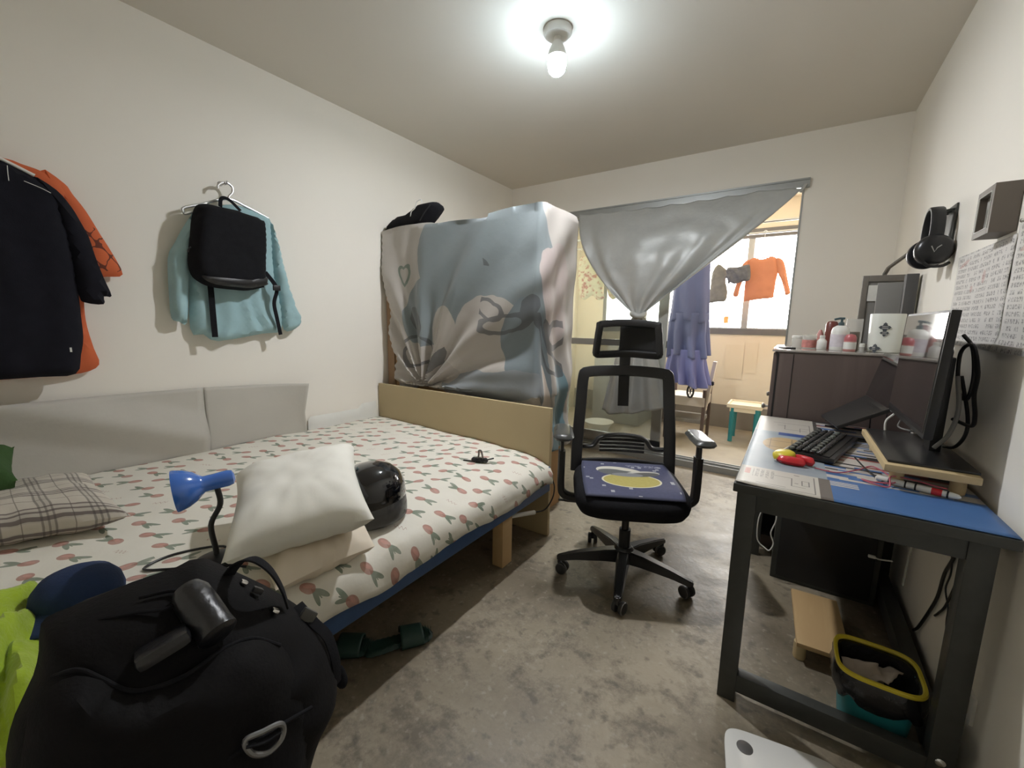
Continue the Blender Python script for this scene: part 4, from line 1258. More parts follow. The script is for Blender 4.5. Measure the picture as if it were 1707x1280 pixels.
b = BM(); lathe(b, [(.005, 0), (.006, .006), (.003, .010)], (-.012, 1.712, TZ), seg=10); obj('screw', b, MT['chrome'], t)

# wooden riser
t = thing('monitor_riser', 'small pine riser on four round legs under the monitor', 'stand', (.36, 1.9, TZ))
RZ0, RZ1 = .822, .844
b = BM(); bx(b, .262, .468, 1.628, 2.15, RZ0, RZ1, .004); obj('riser_top', b, MT['pine2'], t)
for x_, y_ in ((.305, 1.70), (.44, 1.70), (.305, 2.11), (.44, 2.11)):
    b = BM(); lathe(b, [(.017, TZ), (.018, TZ + .01), (.018, RZ0)], (x_, y_, 0), seg=20); obj('leg', b, MT['pine2'], t)

# monitor
t = thing('monitor', 'wide black computer monitor on the pine riser facing left', 'monitor', (.40, 1.92, RZ1))
lean = .04
ML = Matrix.Translation((.345, 1.92, 1.115)) @ Matrix.Rotation(lean, 4, 'Y')
def mloc(bm_): bm_.transform(ML); return bm_
b = BM(); box(b, (.012, 0, 0), (.022, .54, .375), None, .004); box(b, (.035, 0, -.03), (.03, .34, .22), None, .012); obj('screen_housing', mloc(b), MT['black'], t)
scr = bpy.data.materials.new('dark_screen'); scr.use_nodes = True; q = scr.node_tree.nodes['Principled BSDF']; q.inputs['Base Color'].default_value = (.010, .010, .012, 1); q.inputs['Roughness'].default_value = .07; q.inputs['Specular IOR Level'].default_value = 1.0; q.inputs['Coat Weight'].default_value = 1.0
b = BM(); box(b, (-.0005, 0, .004), (.002, .522, .350)); obj('screen', mloc(b), scr, t, smooth=False)
b = BM(); box(b, (.415, 1.90, 1.0), (.03, .075, .32), None, .006); obj('stand_post', b, MT['black'], t)
b = BM(); bx(b, .272, .470, 1.655, 2.135, RZ1, RZ1 + .008, .003); obj('stand_base', b, MT['black2'], t)
b = BM(); tube(b, [(.45, 1.93, 1.23), (.468, 1.90, 1.19), (.472, 1.86, 1.10), (.468, 1.87, 1.03), (.452, 1.90, 1.06), (.448, 1.92, 1.17), (.46, 1.87, 1.20), (.474, 1.84, 1.12), (.472, 1.83, 1.05), (.474, 1.80, .99), (.475, 1.82, .955), (.45, 1.89, .96)], .0055, 8); obj('cable', b, MT['black'], t)
b = BM(); tube(b, [(.455, 1.90, 1.10), (.474, 1.86, .98), (.474, 1.85, .92), (.466, 1.89, .87), (.45, 1.93, .858)], .005, 8); obj('cable', b, MT['black'], t)
b = BM(); tube(b, [(.44, 1.87, 1.10), (.442, 1.82, 1.0), (.43, 1.82, .92), (.405, 1.83, .87)], .006, 8); obj('cable', b, MT['greypanel'], t, label='grey cable behind the screen')

# laptop on a raised stand
t = thing('laptop', 'black laptop on a sloping stand behind the keyboard', 'laptop', (.25, 2.36, TZ))
A0, A1, B0, B1 = Vector((.185, 2.215, .828)), Vector((.345, 2.215, .925)), Vector((.145, 2.53, .815)), Vector((.305, 2.53, .935))
def quadslab(bm_, p, th, n_=None):
    nn = (p[1] - p[0]).cross(p[3] - p[0]).normalized()
    lo = [bm_.verts.new(v - nn * th) for v in p]; hi = [bm_.verts.new(v) for v in p]
    bm_.faces.new(hi); bm_.faces.new(lo[::-1])
    for k in range(4): bm_.faces.new((lo[k], lo[(k + 1) % 4], hi[(k + 1) % 4], hi[k]))
    bmesh.ops.bevel(bm_, geom=list(bm_.edges), offset=.002, segments=2, affect='EDGES')
    return nn
lapm = M('laptop_graphite', (.035, .034, .033), .4, .3, .08)
b = BM(); nn = quadslab(b, [A0, A1, B1, B0], .014); obj('keyboard_deck', b, lapm, t)
b = BM()
for r_ in range(5):
    for c_ in range(13):
        u, v = .48 + r_ * .095, .08 + c_ * .066
        p = A0.lerp(A1, u).lerp(B0.lerp(B1, u), v) + nn * .0012
        e1 = (A1 - A0).normalized() * .0065; e2 = (B0 - A0).normalized() * .0085
        q = [b.verts.new(p + e1 * i + e2 * j) for i, j in ((-1, -1), (1, -1), (1, 1), (-1, 1))]; b.faces.new(q)
o = obj('keys', b, MT['black'], t, smooth=False); o['kind'] = 'stuff'
b = BM(); up_ = Vector((.05, .01, .20)); quadslab(b, [A1 + Vector((.004, 0, 0)), B1 + Vector((.004, 0, 0)), B1 + up_, A1 + up_], .006); obj('lid', b, scr, t)
ls = thing('laptop_stand', 'black folding stand holding the laptop above the desk', 'stand', (.28, 2.37, TZ))
for y_ in (2.27, 2.47):
    b = BM(); f = (y_ - 2.215) / .315; a0 = A0.lerp(B0, f) - nn * .02; a1 = A1.lerp(B1, f) - nn * .02
    tube(b, [a0, a1, Vector((a1.x + .005, y_, TZ + .006)), Vector((a0.x, y_, TZ + .006))], .005, 8, 0); obj('stand_leg', b, MT['black'], ls)
b = BM(); tube(b, [A1.lerp(B1, .1) - nn * .008, A1 + Vector((.012, -.03, -.01)), Vector((.335, 2.18, .88)), Vector((.340, 2.185, .82)), Vector((.35, 2.20, TZ + .004))], .004, 8); single('charging_cable', b, MT['whitecord'], 'white charging cable dropping from the side of the laptop', 'cable')
b = BM(); tube(b, [A1.lerp(B1, .2) - nn * .01, A1 + Vector((.03, -.04, -.02)), Vector((.37, 2.16, .868)), Vector((.40, 2.13, .862)), Vector((.44, 2.12, .86))], .003, 8); single('data_cable', b, MT['greypanel'], 'thin grey cable running from the laptop to the monitor stand', 'cable')

# wand and cords by the riser
t = thing('wand', 'white round wand with a red band lying beside the riser legs', 'wand', (.36, 1.665, TZ))
p0, p1 = Vector((.255, 1.690, TZ + .010)), Vector((.432, 1.628, TZ + .010))
b = BM(); lathe(b, [(.003, 0), (.009, .004), (.0095, .02), (.0095, (p1 - p0).length - .02), (.007, (p1 - p0).length - .005), (.002, (p1 - p0).length)], p0, p1 - p0, 16); obj('rod', b, MT['white'], t)
for f, w_, m_ in ((.74, .022, 'red'), (.86, .004, 'black'), (.50, .004, 'black'), (.38, .004, 'black'), (.18, .004, 'black')):
    c_ = p0.lerp(p1, f); b = BM(); lathe(b, [(.0100, -w_ / 2), (.0102, -w_ / 2), (.0102, w_ / 2), (.0100, w_ / 2)], c_, p1 - p0, 16); obj('band', b, MT[m_], t, label='red band' if m_ == 'red' else 'black ring')
b = BM(); tube(b, [(.10, 1.70, TZ + .004), (.16, 1.69, TZ + .004), (.22, 1.76, TZ + .006), (.26, 1.78, TZ + .02), (.30, 1.67, TZ + .012), (.25, 1.655, TZ + .004), (.22, 1.665, TZ + .004), (.24, 1.64, TZ + .004), (.28, 1.63, TZ + .004), (.29, 1.68, TZ + .024), (.34, 1.68, TZ + .024), (.38, 1.655, TZ + .024), (.41, 1.66, TZ + .02)], .0022, 6); single('cord', b, MT['pinkcord'], 'thin pink cord tangled around the white wand on the desk', 'cord')
b = BM(); tube(b, [(.215, 1.83, TZ + .03), (.24, 1.77, TZ + .012), (.27, 1.68, TZ + .005), (.272, 1.655, TZ + .004)], .0025, 6); single('cord', b, MT['black'], 'thin black cord from the keyboard to the riser leg', 'cord')

# ================================================================== UNDER THE DESK
t = thing('computer_case', 'black box-shaped computer case on the floor under the desk', 'computer', (.21, 2.46, 0))
b = BM(); bx(b, .012, .415, 2.335, 2.50, .0, .40, .006); obj('case_body', b, MT['deskblack'], t)
b = BM(); bx(b, .035, .395, 2.329, 2.336, .02, .385, .003); obj('front_panel', b, MT['black'], t)
b = BM(); bx(b, .11, .27, 2.322, 2.330, .325, .338, .002); obj('drive_slot', b, MT['black2'], t)
b = BM(); lathe(b, [(.006, 0), (.006, .003), (.002, .004)], (.105, 2.329, .36), (0, -1, 0), 12); obj('power_button', b, MT['chrome'], t)
b = BM(); puff(b, [(-.10, .10), (-.11, .25), (-.09, .45), (-.02, .50), (.03, .42), (.03, .12), (-.03, .09)], lambda u, v, w_: Vector((u, 2.61 - w_, v)), .025, .025, .03, .03, .006); single('bag', b, MT['blackcloth'], 'black cloth bag standing behind the computer case under the desk', 'bag')
b = BM(); tube(b, [(-.045, 2.285, .37), (-.06, 2.285, .30), (-.055, 2.285, .20), (-.02, 2.285, .165), (.0, 2.285, .16), (.012, 2.285, .20), (-.003, 2.285, .25), (.012, 2.285, .32), (.006, 2.285, .40)], .003, 8); single('charging_cable', b, MT['whitecord'], 'looped white cable hanging under the left part of the desk', 'cable')
b = BM(); tube(b, [(.44, 2.28, .262), (.40, 2.275, .258), (.385, 2.275, .26)], .003, 8); box(b, (.372, 2.275, .262), (.026, .012, .012), None, .003); single('usb_plug', b, MT['whitecord'], 'white plug on a short cord beside the computer case', 'cable')
b = BM(); tube(b, [(.485, 2.262, .40), (.484, 2.262, .30), (.478, 2.25, .18)], .004, 8); single('cable_tie', b, MT['clear'], 'pale clear cable running down the wall beside the computer case', 'cable')
t = thing('footstool', 'low pine footstool on the floor under the desk', 'stool', (.19, 1.95, 0))
b = BM(); box(b, (.19, 1.95, .073), (.165, .38, .018), math.radians(3), .004); obj('board', b, MT['pine'], t)
for sx_ in (-1, 1):
    for sy_ in (-1, 1):
        b = BM(); lathe(b, [(.019, 0), (.021, .006), (.021, .064)], (.19 + sx_ * .058, 1.95 + sy_ * .155, 0), seg=18); obj('leg', b, MT['pine2'], t)
# bin
bc = Vector((.312, 1.592, 0))
t = thing('waste_bin', 'teal waste bin with a yellow rim and black liner under the desk', 'bin', bc)


def rrect(u, hx, hy, ex=.45):
    a = 2 * PI * u; ca, sa = math.cos(a), math.sin(a)
    return hx * (abs(ca) ** ex) * (1 if ca > 0 else -1), hy * (abs(sa) ** ex) * (1 if sa > 0 else -1)


def ring_loft(bm_, prof_, c, n_=48, ex=.5, jig=None, cap0=True, cap1=False):
    R_ = []
    for i, (hx, hy, z) in enumerate(prof_):
        r_ = []
        for k in range(n_):
            x, y = rrect(k / n_, hx, hy, ex)
            p = Vector((c[0] + x, c[1] + y, c[2] + z))
            if jig: p = jig(p, k / n_, i)
            r_.append(bm_.verts.new(p))
        R_.append(r_)
    for A_, B_ in zip(R_, R_[1:]):
        for k in range(n_): bm_.faces.new((A_[k], A_[(k + 1) % n_], B_[(k + 1) % n_], B_[k]))
    if cap0: bm_.faces.new(R_[0][::-1])
    if cap1: bm_.faces.new(R_[-1])
    return R_


b = BM(); ring_loft(b, [(.072, .068, 0.0000), (.078, .074, 0.0034), (.096, .090, 0.2021), (.092, .086, 0.2021), (.074, .070, 0.0086)], bc, cap1=True); obj('bin_body', b, MT['teal'], t)
def jag(p, u, i):
    if i <= 1: p.z += .022 * nz((u * 9, 0, 0), 1.5, 3) + .012 * math.sin(u * 40)
    q = .008 * nz((p.x, p.y, p.z), 28, i)
    d = (p - bc); d.z = 0
    return p + d.normalized() * q if d.length > 0 else p
b = BM(); ring_loft(b, [(.097, .093, 0.1290), (.105, .100, 0.1376), (.110, .105, 0.1548), (.111, .106, 0.1720), (.108, .103, 0.1995), (.104, .098, 0.2090), (.090, .084, 0.2081), (.084, .078, 0.1720), (.074, .068, 0.0860), (.05, .05, 0.0516)], bc, 72, .5, jag, False, True); obj('liner', b, MT['binbag'], t)
b = BM(); R_ = ring_loft(b, [(.099, .094, 0.2090), (.106, .101, 0.2090), (.108, .103, 0.2150), (.106, .101, 0.2210), (.099, .094, 0.2210), (.096, .091, 0.2150)], bc, 64, .5, None, False)
for k in range(64): b.faces.new((R_[-1][k], R_[-1][(k + 1) % 64], R_[0][(k + 1) % 64], R_[0][k]))
obj('rim', b, MT['yellow'], t)
for k, (dx, dy, dz, rx_, rz_, lb) in enumerate(((-.03, -.01, .165, .7, .3, 'torn brown paper bag sticking up in the waste bin'), (.01, .025, .17, -.5, 1.1, 'crumpled paper lying at the back of the waste bin'))):
    b = BM()
    Rm = Matrix.Rotation(rz_, 3, 'Z') @ Matrix.Rotation(rx_, 3, 'X')
    grid(b, lambda u, v: bc + Vector((dx, dy, dz)) + Rm @ Vector(((u - .5) * .10, (v - .5) * .09, .012 * nz((u * 3, v * 3, k), 1.5, k))), 14, 12)
    o = single('paper', b, MT['paper'], lb, 'paper'); thicken(o, .003)
# cords and socket on the right wall
b = BM(); tube(b, [(.492, 1.80, .66), (.492, 1.82, .533), (.492, 1.875, .44), (.492, 1.90, .34), (.491, 1.958, .24), (.491, 2.03, .14), (.488, 2.06, .105)], .005, 8); single('power_cord', b, MT['black'], 'thick black power cord running down the wall under the desk', 'cable')
b = BM(); tube(b, [(.494, 1.72, .62), (.494, 1.76, .50), (.494, 1.82, .36), (.494, 1.87, .30), (.494, 1.90, .27)], .0035, 8); single('power_cord', b, MT['black'], 'thin black cord crossing the wall nearest the front desk leg', 'cable')
b = BM(); tube(b, [(.494, 1.86, .54), (.494, 1.83, .47), (.494, 1.85, .40), (.494, 1.80, .36), (.494, 1.79, .31), (.494, 1.75, .24)], .0025, 8); single('power_cord', b, MT['black'], 'curly thin black wire between the two wall cords', 'cable')
t = thing('wall_socket', 'white wall plate low on the wall beside the front desk leg', 'socket', (RW, 1.545, .22))
b = BM(); bx(b, RW - .009, RW, 1.505, 1.585, .19, .27, .003); obj('plate', b, MT['white'], t)
b = BM(); bx(b, RW - .011, RW - .008, 1.525, 1.565, .21, .25, .001); obj('outlet', b, MT['cushion'], t)

# bathroom scale in the near foreground
t = thing('bathroom_scale', 'white bathroom scale with dark round pads at the bottom edge', 'scale', (.10, 1.18, 0))
sa_ = math.radians(10)
b = BM(); R_ = ring_loft(b, [(.13, .13, .0), (.135, .135, .006), (.145, .145, .016), (.148, .148, .022), (.148, .148, .030), (.144, .144, .033)], (0, 0, 0), 48, .28, None, True, True)
b.transform(Matrix.Translation((.105, 1.18, 0)) @ Matrix.Rotation(sa_, 4, 'Z')); obj('platform', b, MT['scale'], t)
for u_, v_ in ((-.095, .088), (.095, .088), (-.095, -.088), (.095, -.088)):
    p = Matrix.Translation((.105, 1.18, 0)) @ Matrix.Rotation(sa_, 4, 'Z') @ Vector((u_, v_, .033)); b = BM(); lathe(b, [(.0215, 0), (.0215, .0012), (.020, .0016)], p, seg=28); obj('pad', b, MT['dot'], t)

# slippers
def slipper(loc, rz_, label):
    t_ = thing('slipper', label, 'slipper', loc, rz_)
    out = [(0, -.125), (.036, -.115), (.040, -.06), (.034, 0), (.044, .06), (.045, .10), (.028, .128), (0, .135), (-.030, .125), (-.046, .09), (-.044, .05), (-.036, 0), (-.040, -.06), (-.036, -.115)]
    b_ = BM(); puff(b_, out, lambda u, v, w_: Vector((u, v, .012 + w_)), .012, .012, .012, .012, 0); obj('sole', b_, MT['green'], t_, world=False)
    b_ = BM()
    def st(u, v):
        a = (u - .5) * PI
        return Vector((.050 * math.sin(a), .01 + .085 * v, .014 + (.046 - .012 * v) * max(0, math.cos(a)) ** .7))
    grid(b_, st, 24, 10); o_ = obj('strap', b_, MT['green'], t_, world=False); thicken(o_, .005)
    b_ = BM()
    for k in range(6):
        y = .098 + .006 * k; hw = .040 * (1 - (k / 7) ** 2)
        tube(b_, [(-hw, y - .02 * (hw / .04) ** 2 + .01, .026), (0, y, .027), (hw, y - .02 * (hw / .04) ** 2 + .01, .026)], .0012, 5, 5)
    obj('grip_ridges', b_, MT['green'], t_, world=False)
    return t_
slipper((-1.16, .955, 0), math.radians(-33), 'dark green slide slipper at the edge of the bed shadow, toe outward')
slipper((-1.32, .80, 0), math.radians(-50), 'dark green slide slipper further under the bed')

# ================================================================== CABINET and what stands on it
CBX0, CBX1, CBY0, CBY1, CBZ = -.085, .495, 2.64, 3.30, 1.125
t = thing('cabinet', 'dark brown low cabinet with a glossy top behind the desk', 'cabinet', (.2, 2.97, 0))
b = BM(); bx(b, CBX0 + .02, CBX1, CBY0, CBY1, .05, CBZ - .012, .003); obj('body', b, MT['walnut'], t)
b = BM(); bx(b, CBX0 + .03, CBX1, CBY0 + .02, CBY1, 0, .05); obj('plinth', b, MT['walnut'], t)
topm = M('glossy_mottled_top', (.36, .33, .30), .12, 0, .25, 22, coat=.6)
b = BM(); bx(b, CBX0 - .006, CBX1, CBY0 - .006, CBY1, CBZ - .012, CBZ, .003); obj('top', b, topm, t)
for k in range(2):
    y0 = CBY0 + .01 + k * .325
    b = BM(); bx(b, CBX0, CBX0 + .02, y0, y0 + .315, .06, CBZ - .02, .003); d_ = obj('door', b, MT['walnut'], t)
    b = BM(); lathe(b, [(.006, 0), (.006, .015), (.013, .02), (.015, .028), (.008, .034)], (CBX0, y0 + (.07 if k == 0 else .25), .80), (-1, 0, 0), 16); obj('knob', b, MT['steel'], d_)
b = BM(); bx(b, CBX0 + .018, CBX0 + .026, CBY0 - .002, CBY0 + .004, .06, CBZ - .02); obj('edge_strip', b, MT['black'], t)
b = BM(); bx(b, CBX0 + .09, CBX0 + .093, CBY0 - .002, CBY0 + .002, .06, CBZ - .02); obj('panel_groove', b, MT['black'], t)
b = BM(); box(b, (-.03, 2.75, CBZ + .005), (.05, .10, .010), .4, .003); single('phone', b, MT['black'], 'small dark flat case at the left corner of the cabinet top', 'case')


def bottle(name, label, cat, x, y, prof_, mat_, cap_prof=None, cap_mat=None, pump=False, lab=None):
    t_ = thing(name, label, cat, (x, y, CBZ))
    b_ = BM(); lathe(b_, prof_, (x, y, CBZ + .001), seg=24); obj('body', b_, mat_, t_)
    if cap_prof: b_ = BM(); lathe(b_, cap_prof, (x, y, CBZ + .001), seg=20); obj('cap', b_, cap_mat, t_)
    if pump:
        h = cap_prof[-1][1]
        b_ = BM(); tube(b_, [(x, y, CBZ + h), (x, y, CBZ + h + .018)], .006, 8, 0); tube(b_, [(x + .012, y, CBZ + h + .02), (x - .010, y - .002, CBZ + h + .02), (x - .032, y - .006, CBZ + h + .014)], .006, 8, 0); obj('pump_head', b_, cap_mat, t_)
    if lab:
        r_, z0, z1, m_ = lab; b_ = BM(); lathe(b_, [(r_, z0), (r_, z1)], (x, y, CBZ), seg=24, cap=False); obj('label', b_, m_, t_)
    return t_


pumpm = M('teal_grey_pump', (.06, .10, .11), .4)
lab2 = M('pink_print', (.55, .22, .20), .6, 0, .4, 60)
bottle('jar', 'clear jar with a pink label, leftmost on the cabinet top', 'jar', .07, 2.86, [(.03, 0), (.033, .004), (.033, .055), (.031, .06)], MT['clear'], [(.035, .06), (.035, .074), (.03, .076)], MT['clear'], lab=(.0335, .008, .05, lab2))
bottle('jar', 'pale jar with a red spot label, next to the leftmost jar', 'jar', .02, 2.92, [(.028, 0), (.03, .004), (.03, .052), (.028, .056)], MT['clear'], [(.032, .056), (.032, .068), (.028, .07)], MT['white'])
bottle('tube', 'thin grey and pink tube standing behind the small white bottle', 'tube', .118, 2.92, [(.014, 0), (.016, .03), (.015, .08), (.006, .105)], MT['pink'], [(.016, .0), (.016, .02), (.01, .021)], MT['greypanel'])
bottle('bottle', 'small white rounded bottle left of the brown one', 'bottle', .125, 2.80, [(.019, 0), (.022, .004), (.022, .045), (.015, .056), (.010, .06)], MT['white'], [(.012, .06), (.012, .075), (.009, .077)], MT['white'])
bottle('bottle', 'tall brown red bottle behind the white pump bottle', 'bottle', .165, 2.90, [(.026, 0), (.028, .004), (.028, .14), (.02, .152), (.004, .155)], MT['brownbottle'])
bottle('pump_bottle', 'white pump bottle with a dark pump head, tallest of the toiletries', 'bottle', .198, 2.80, [(.038, 0), (.040, .005), (.039, .10), (.034, .118), (.018, .130)], MT['white'], [(.013, .128), (.013, .145), (.008, .148)], pumpm, True, (.0405, .02, .085, M('pale_lilac_print', (.62, .58, .62), .6, 0, .2, 50)))
bottle('bottle', 'squat pink bottle with a red cap in front of the pump bottle', 'bottle', .238, 2.74, [(.024, 0), (.026, .004), (.026, .05), (.024, .054)], MT['pink'], [(.0255, .052), (.0255, .07), (.018, .084), (.006, .088)], M('coral_red_cap', (.48, .13, .14), .35), lab=(.0264, .012, .048, MT['white']))
bottle('vial', 'tiny clear vial with a white cap beside the white canister', 'bottle', .285, 2.72, [(.009, 0), (.010, .003), (.010, .025)], MT['clear'], [(.011, .025), (.011, .04), (.007, .042)], MT['white'])
b = BM(); bx(b, .225, .285, 2.86, 2.90, CBZ + .001, CBZ + .10, .003); single('box', b, M('small_grey_brown_box', (.22, .19, .16), .6), 'small grey-brown box behind the pink bottle', 'box')
b = BM(); bx(b, .236, .31, 3.02, 3.06, CBZ + .001, CBZ + .17, .003); single('box', b, MT['clear'], 'clear plastic box with flowers behind the pump bottle', 'box')

# white canister with dark snowflake-like marks
t = thing('canister', 'white canister with two dark diamond-shaped marks on the cabinet', 'canister', (.375, 2.78, CBZ))
b = BM(); ring_loft(b, [(.058, .055, .001), (.062, .058, .004), (.068, .062, .188), (.066, .060, .192)], (.375, 2.78, CBZ), 48, .75, None, True, True); obj('canister_body', b, M('canister_white', (.72, .74, .68), .3, 0, .03), t)
dk = M('dark_grey_mark', (.07, .08, .09), .5)
def mark(cx, cz, s_):
    b_ = BM()
    def pt_(a, r_):
        x = cx + r_ * math.cos(a); z = cz + r_ * math.sin(a) * 1.05
        u_ = max(-1, min(1, (x - .375) / .0665))
        return Vector((x, 2.78 - (.0625 * (1 - abs(u_) ** 2.7) ** (1 / 2.7)) - .0012, CBZ + z))
    n_ = 32; c0 = b_.verts.new(pt_(0, 0))
    ring = [b_.verts.new(pt_(2 * PI * k / n_, s_ * (1 + .28 * math.cos(2 * PI * k / n_ * 4)) * (.88 if k % 2 else 1))) for k in range(n_)]
    for k in range(n_): b_.faces.new((c0, ring[k], ring[(k + 1) % n_]))
    mk = obj('mark', b_, dk, t, smooth=False)
    for dz in (-.004, .004):
        b2_ = BM(); vs_ = [b2_.verts.new(p) for p in (pt_(0, 0) + Vector((-s_ * .6, -.0006, dz - .001)), pt_(0, 0) + Vector((s_ * .6, -.0006, dz - .001)), pt_(0, 0) + Vector((s_ * .6, -.0006, dz + .0012)), pt_(0, 0) + Vector((-s_ * .6, -.0006, dz + .0012)))]; b2_.faces.new(vs_); obj('mark_line', b2_, MT['white'], mk, smooth=False)
mark(.362, .125, .019); mark(.362, .098, .014); mark(.335, .022, .017)
# framed board, grey card, lamp arm and post behind
t = thing('framed_board', 'grey framed board standing behind the white canister', 'board', (.41, 3.22, CBZ))
b = BM(); bx(b, .298, .325, 3.20, 3.225, CBZ, 1.545, .002); bx(b, .325, .495, 3.20, 3.225, 1.51, 1.545, .002); bx(b, .325, .495, 3.20, 3.225, CBZ, CBZ + .03, .002); obj('frame', b, MT['greyframe'], t)
b = BM(); bx(b, .325, .495, 3.212, 3.22, CBZ + .03, 1.51); obj('backing', b, MT['greypanel'], t)
b = BM(); bx(b, .328, .40, 3.204, 3.207, 1.40, 1.49); obj('note', b, MT['white'], t, label='white note inside the frame')
b = BM(); box(b, (.425, 3.06, CBZ + .185), (.145, .012, .365), Matrix.Rotation(-.06, 3, 'X'), .002); single('grey_card', b, MT['greypanel'], 'plain grey card panel leaning in front of the framed board', 'panel')
t = thing('lamp_arm', 'grey folding lamp arm rising behind the framed board', 'lamp', (.42, 3.26, CBZ))
b = BM(); tube(b, [(.40, 3.265, CBZ + .002), (.398, 3.265, 1.56)], .010, 8, 0); obj('lower_arm', b, MT['greyframe'], t)
b = BM(); tube(b, [(.398, 3.265, 1.555), (.41, 3.25, 1.59), (.48, 3.15, 1.66)], .010, 8, 0, flat=(.022, .014)); obj('upper_arm', b, MT['greyframe'], t)
b = BM(); lathe(b, [(.03, 0), (.03, .012), (.015, .02)], (.40, 3.265, CBZ + .001), seg=20); obj('base', b, MT['greyframe'], t)
b = BM(); bx(b, .44, .488, 2.90, 2.96, CBZ + .001, 1.52, .004); single('speaker', b, M('dark_grey_case', (.07, .068, .068), .6), 'tall dark grey slim case against the wall below the headphones', 'case')
b = BM(); tube(b, [(.47, 2.88, 1.30), (.46, 2.80, 1.31), (.465, 2.78, 1.29), (.47, 2.78, 1.20), (.472, 2.80, CBZ + .005)], .005, 8); single('cable', b, MT['greypanel'], 'grey cable curling beside the tall dark case', 'cable')

# ================================================================== RIGHT WALL
def sheet(label, y0, y1, z0a, z0b, z1, seed):
    b_ = BM()
    def fn(u, v):
        y = y1 + (y0 - y1) * u; zb = z0b + (z0a - z0b) * u
        return Vector((RW - .004 - .006 * abs(nz((y, v, 0), 3, seed)) - .010 * max(0, .15 - v) / .15 * abs(math.sin(u * 5 + seed)), y, zb + (z1 - zb) * v))
    grid(b_, fn, 24, 16, lambda u, v: (u * (y1 - y0), v * (z1 - z0a)))
    o_ = single('handwritten_sheet', b_, script_mat(seed), label, 'paper'); thicken(o_, .0006)
sheet('white sheet of dense handwriting on the right wall, the one nearer the cabinet', 1.815, 2.33, 1.185, 1.195, 1.52, 3)
sheet('white sheet of dense handwriting on the right wall, the one below the box frame', 1.30, 1.81, 1.175, 1.185, 1.545, 8)
t = thing('picture_frame', 'small deep taupe box frame hanging on the right wall', 'frame', (RW, 1.93, 1.54))
fy0, fy1, fz0, fz1, fx = 1.845, 1.985, 1.532, 1.672, RW - .058
b = BM()
bx(b, fx, RW - .001, fy0, fy0 + .018, fz0, fz1, .001); bx(b, fx, RW - .001, fy1 - .018, fy1, fz0, fz1, .001); bx(b, fx, RW - .001, fy0 + .018, fy1 - .018, fz0, fz0 + .018, .001); bx(b, fx, RW - .001, fy0 + .018, fy1 - .018, fz1 - .018, fz1, .001)
obj('box_frame', b, MT['frame'], t, smooth=False)
pm_, nt_, bb_ = new_mat('pale_abstract_print'); nt_.links.new(mixc(nt_, (pnoise(nt_, scale=18, detail=3) - .35) * 3.0, (.22, .21, .19), (.52, .51, .47)), bb_.inputs['Base Color']); bb_.inputs['Roughness'].default_value = .5
b = BM(); bx(b, fx + .018, fx + .021, fy0 + .018, fy1 - .018, fz0 + .018, fz1 - .018); obj('print', b, pm_, t, smooth=False)
b = BM(); tube(b, [(fx - .0005, fy0 + .018, fz0 + .018), (fx - .0005, fy1 - .018, fz0 + .018), (fx - .0005, fy1 - .018, fz1 - .018), (fx - .0005, fy0 + .018, fz1 - .018)], .0015, 6, 0, True); obj('inner_edge', b, MT['white'], t)
b = BM(); lathe(b, [(.006, 0), (.006, .006), (.004, .008)], (RW - .001, 1.80, 1.552), (-1, 0, 0), 12); single('push_pin', b, MT['chrome'], 'shiny push pin in the wall at the top of the handwriting', 'pin')
# headphones on a wall bracket
t = thing('wall_bracket', 'black wall bracket with prongs holding the headphones', 'bracket', (RW, 2.56, 1.74))
b = BM(); bx(b, RW - .008, RW - .001, 2.47, 2.60, 1.60, 1.755, .002); obj('plate', b, MT['deskblack'], t)
for k in range(3):
    b = BM(); tube(b, [(RW - .006, 2.49 + .045 * k, 1.735), (RW - .05, 2.49 + .045 * k, 1.73), (RW - .072, 2.49 + .045 * k, 1.742)], .005, 8); obj('prong', b, MT['deskblack'], t)
hx = RW - .062
t = thing('headphones', 'black over-ear headphones hanging on the wall above the cabinet', 'headphones', (hx, 2.50, 1.50))
b = BM(); tube(b, [(hx, 2.435, 1.575), (hx, 2.425, 1.66), (hx, 2.45, 1.722), (hx, 2.50, 1.743), (hx, 2.55, 1.722), (hx, 2.575, 1.66), (hx, 2.565, 1.575)], .012, 10, 6, flat=(.045, .016), up=(1, 0, 0)); obj('headband', b, MT['black'], t)
for s_, y_ in ((-1, 2.418), (1, 2.582)):
    b = BM(); lathe(b, [(.030, .040), (.050, .038), (.060, .026), (.062, .010), (.058, -.004), (.045, -.016), (.020, -.020), (.003, -.021)], (hx, y_ + .0, 1.568), (0, -s_, 0), 32); cup = obj('ear_cup', b, MT['black2'], t)
    b = BM(); tube(b, [(hx + .046 * math.cos(a), y_ - s_ * .034, 1.568 + .050 * math.sin(a)) for a in [k * PI / 8 for k in range(16)]], .014, 10, 0, True); obj('ear_pad', b, MT['blackcloth'], cup)
    yy = y_ + s_ * .0205
    b = BM()
    if s_ < 0:
        tube(b, [(hx - .014, yy, 1.580), (hx - .003, yy, 1.556), (hx + .004, yy, 1.572), (hx + .016, yy, 1.582)], .002, 6, 0)
        obj('emblem', b, MT['steel'], cup)
    else: b.free()
b = BM(); tube(b, [(hx - .03, 2.40, 1.515), (hx - .01, 2.40, 1.50), (hx + .03, 2.42, 1.502), (RW - .01, 2.43, 1.515)], .006, 8); obj('microphone_arm', b, MT['black'], t)

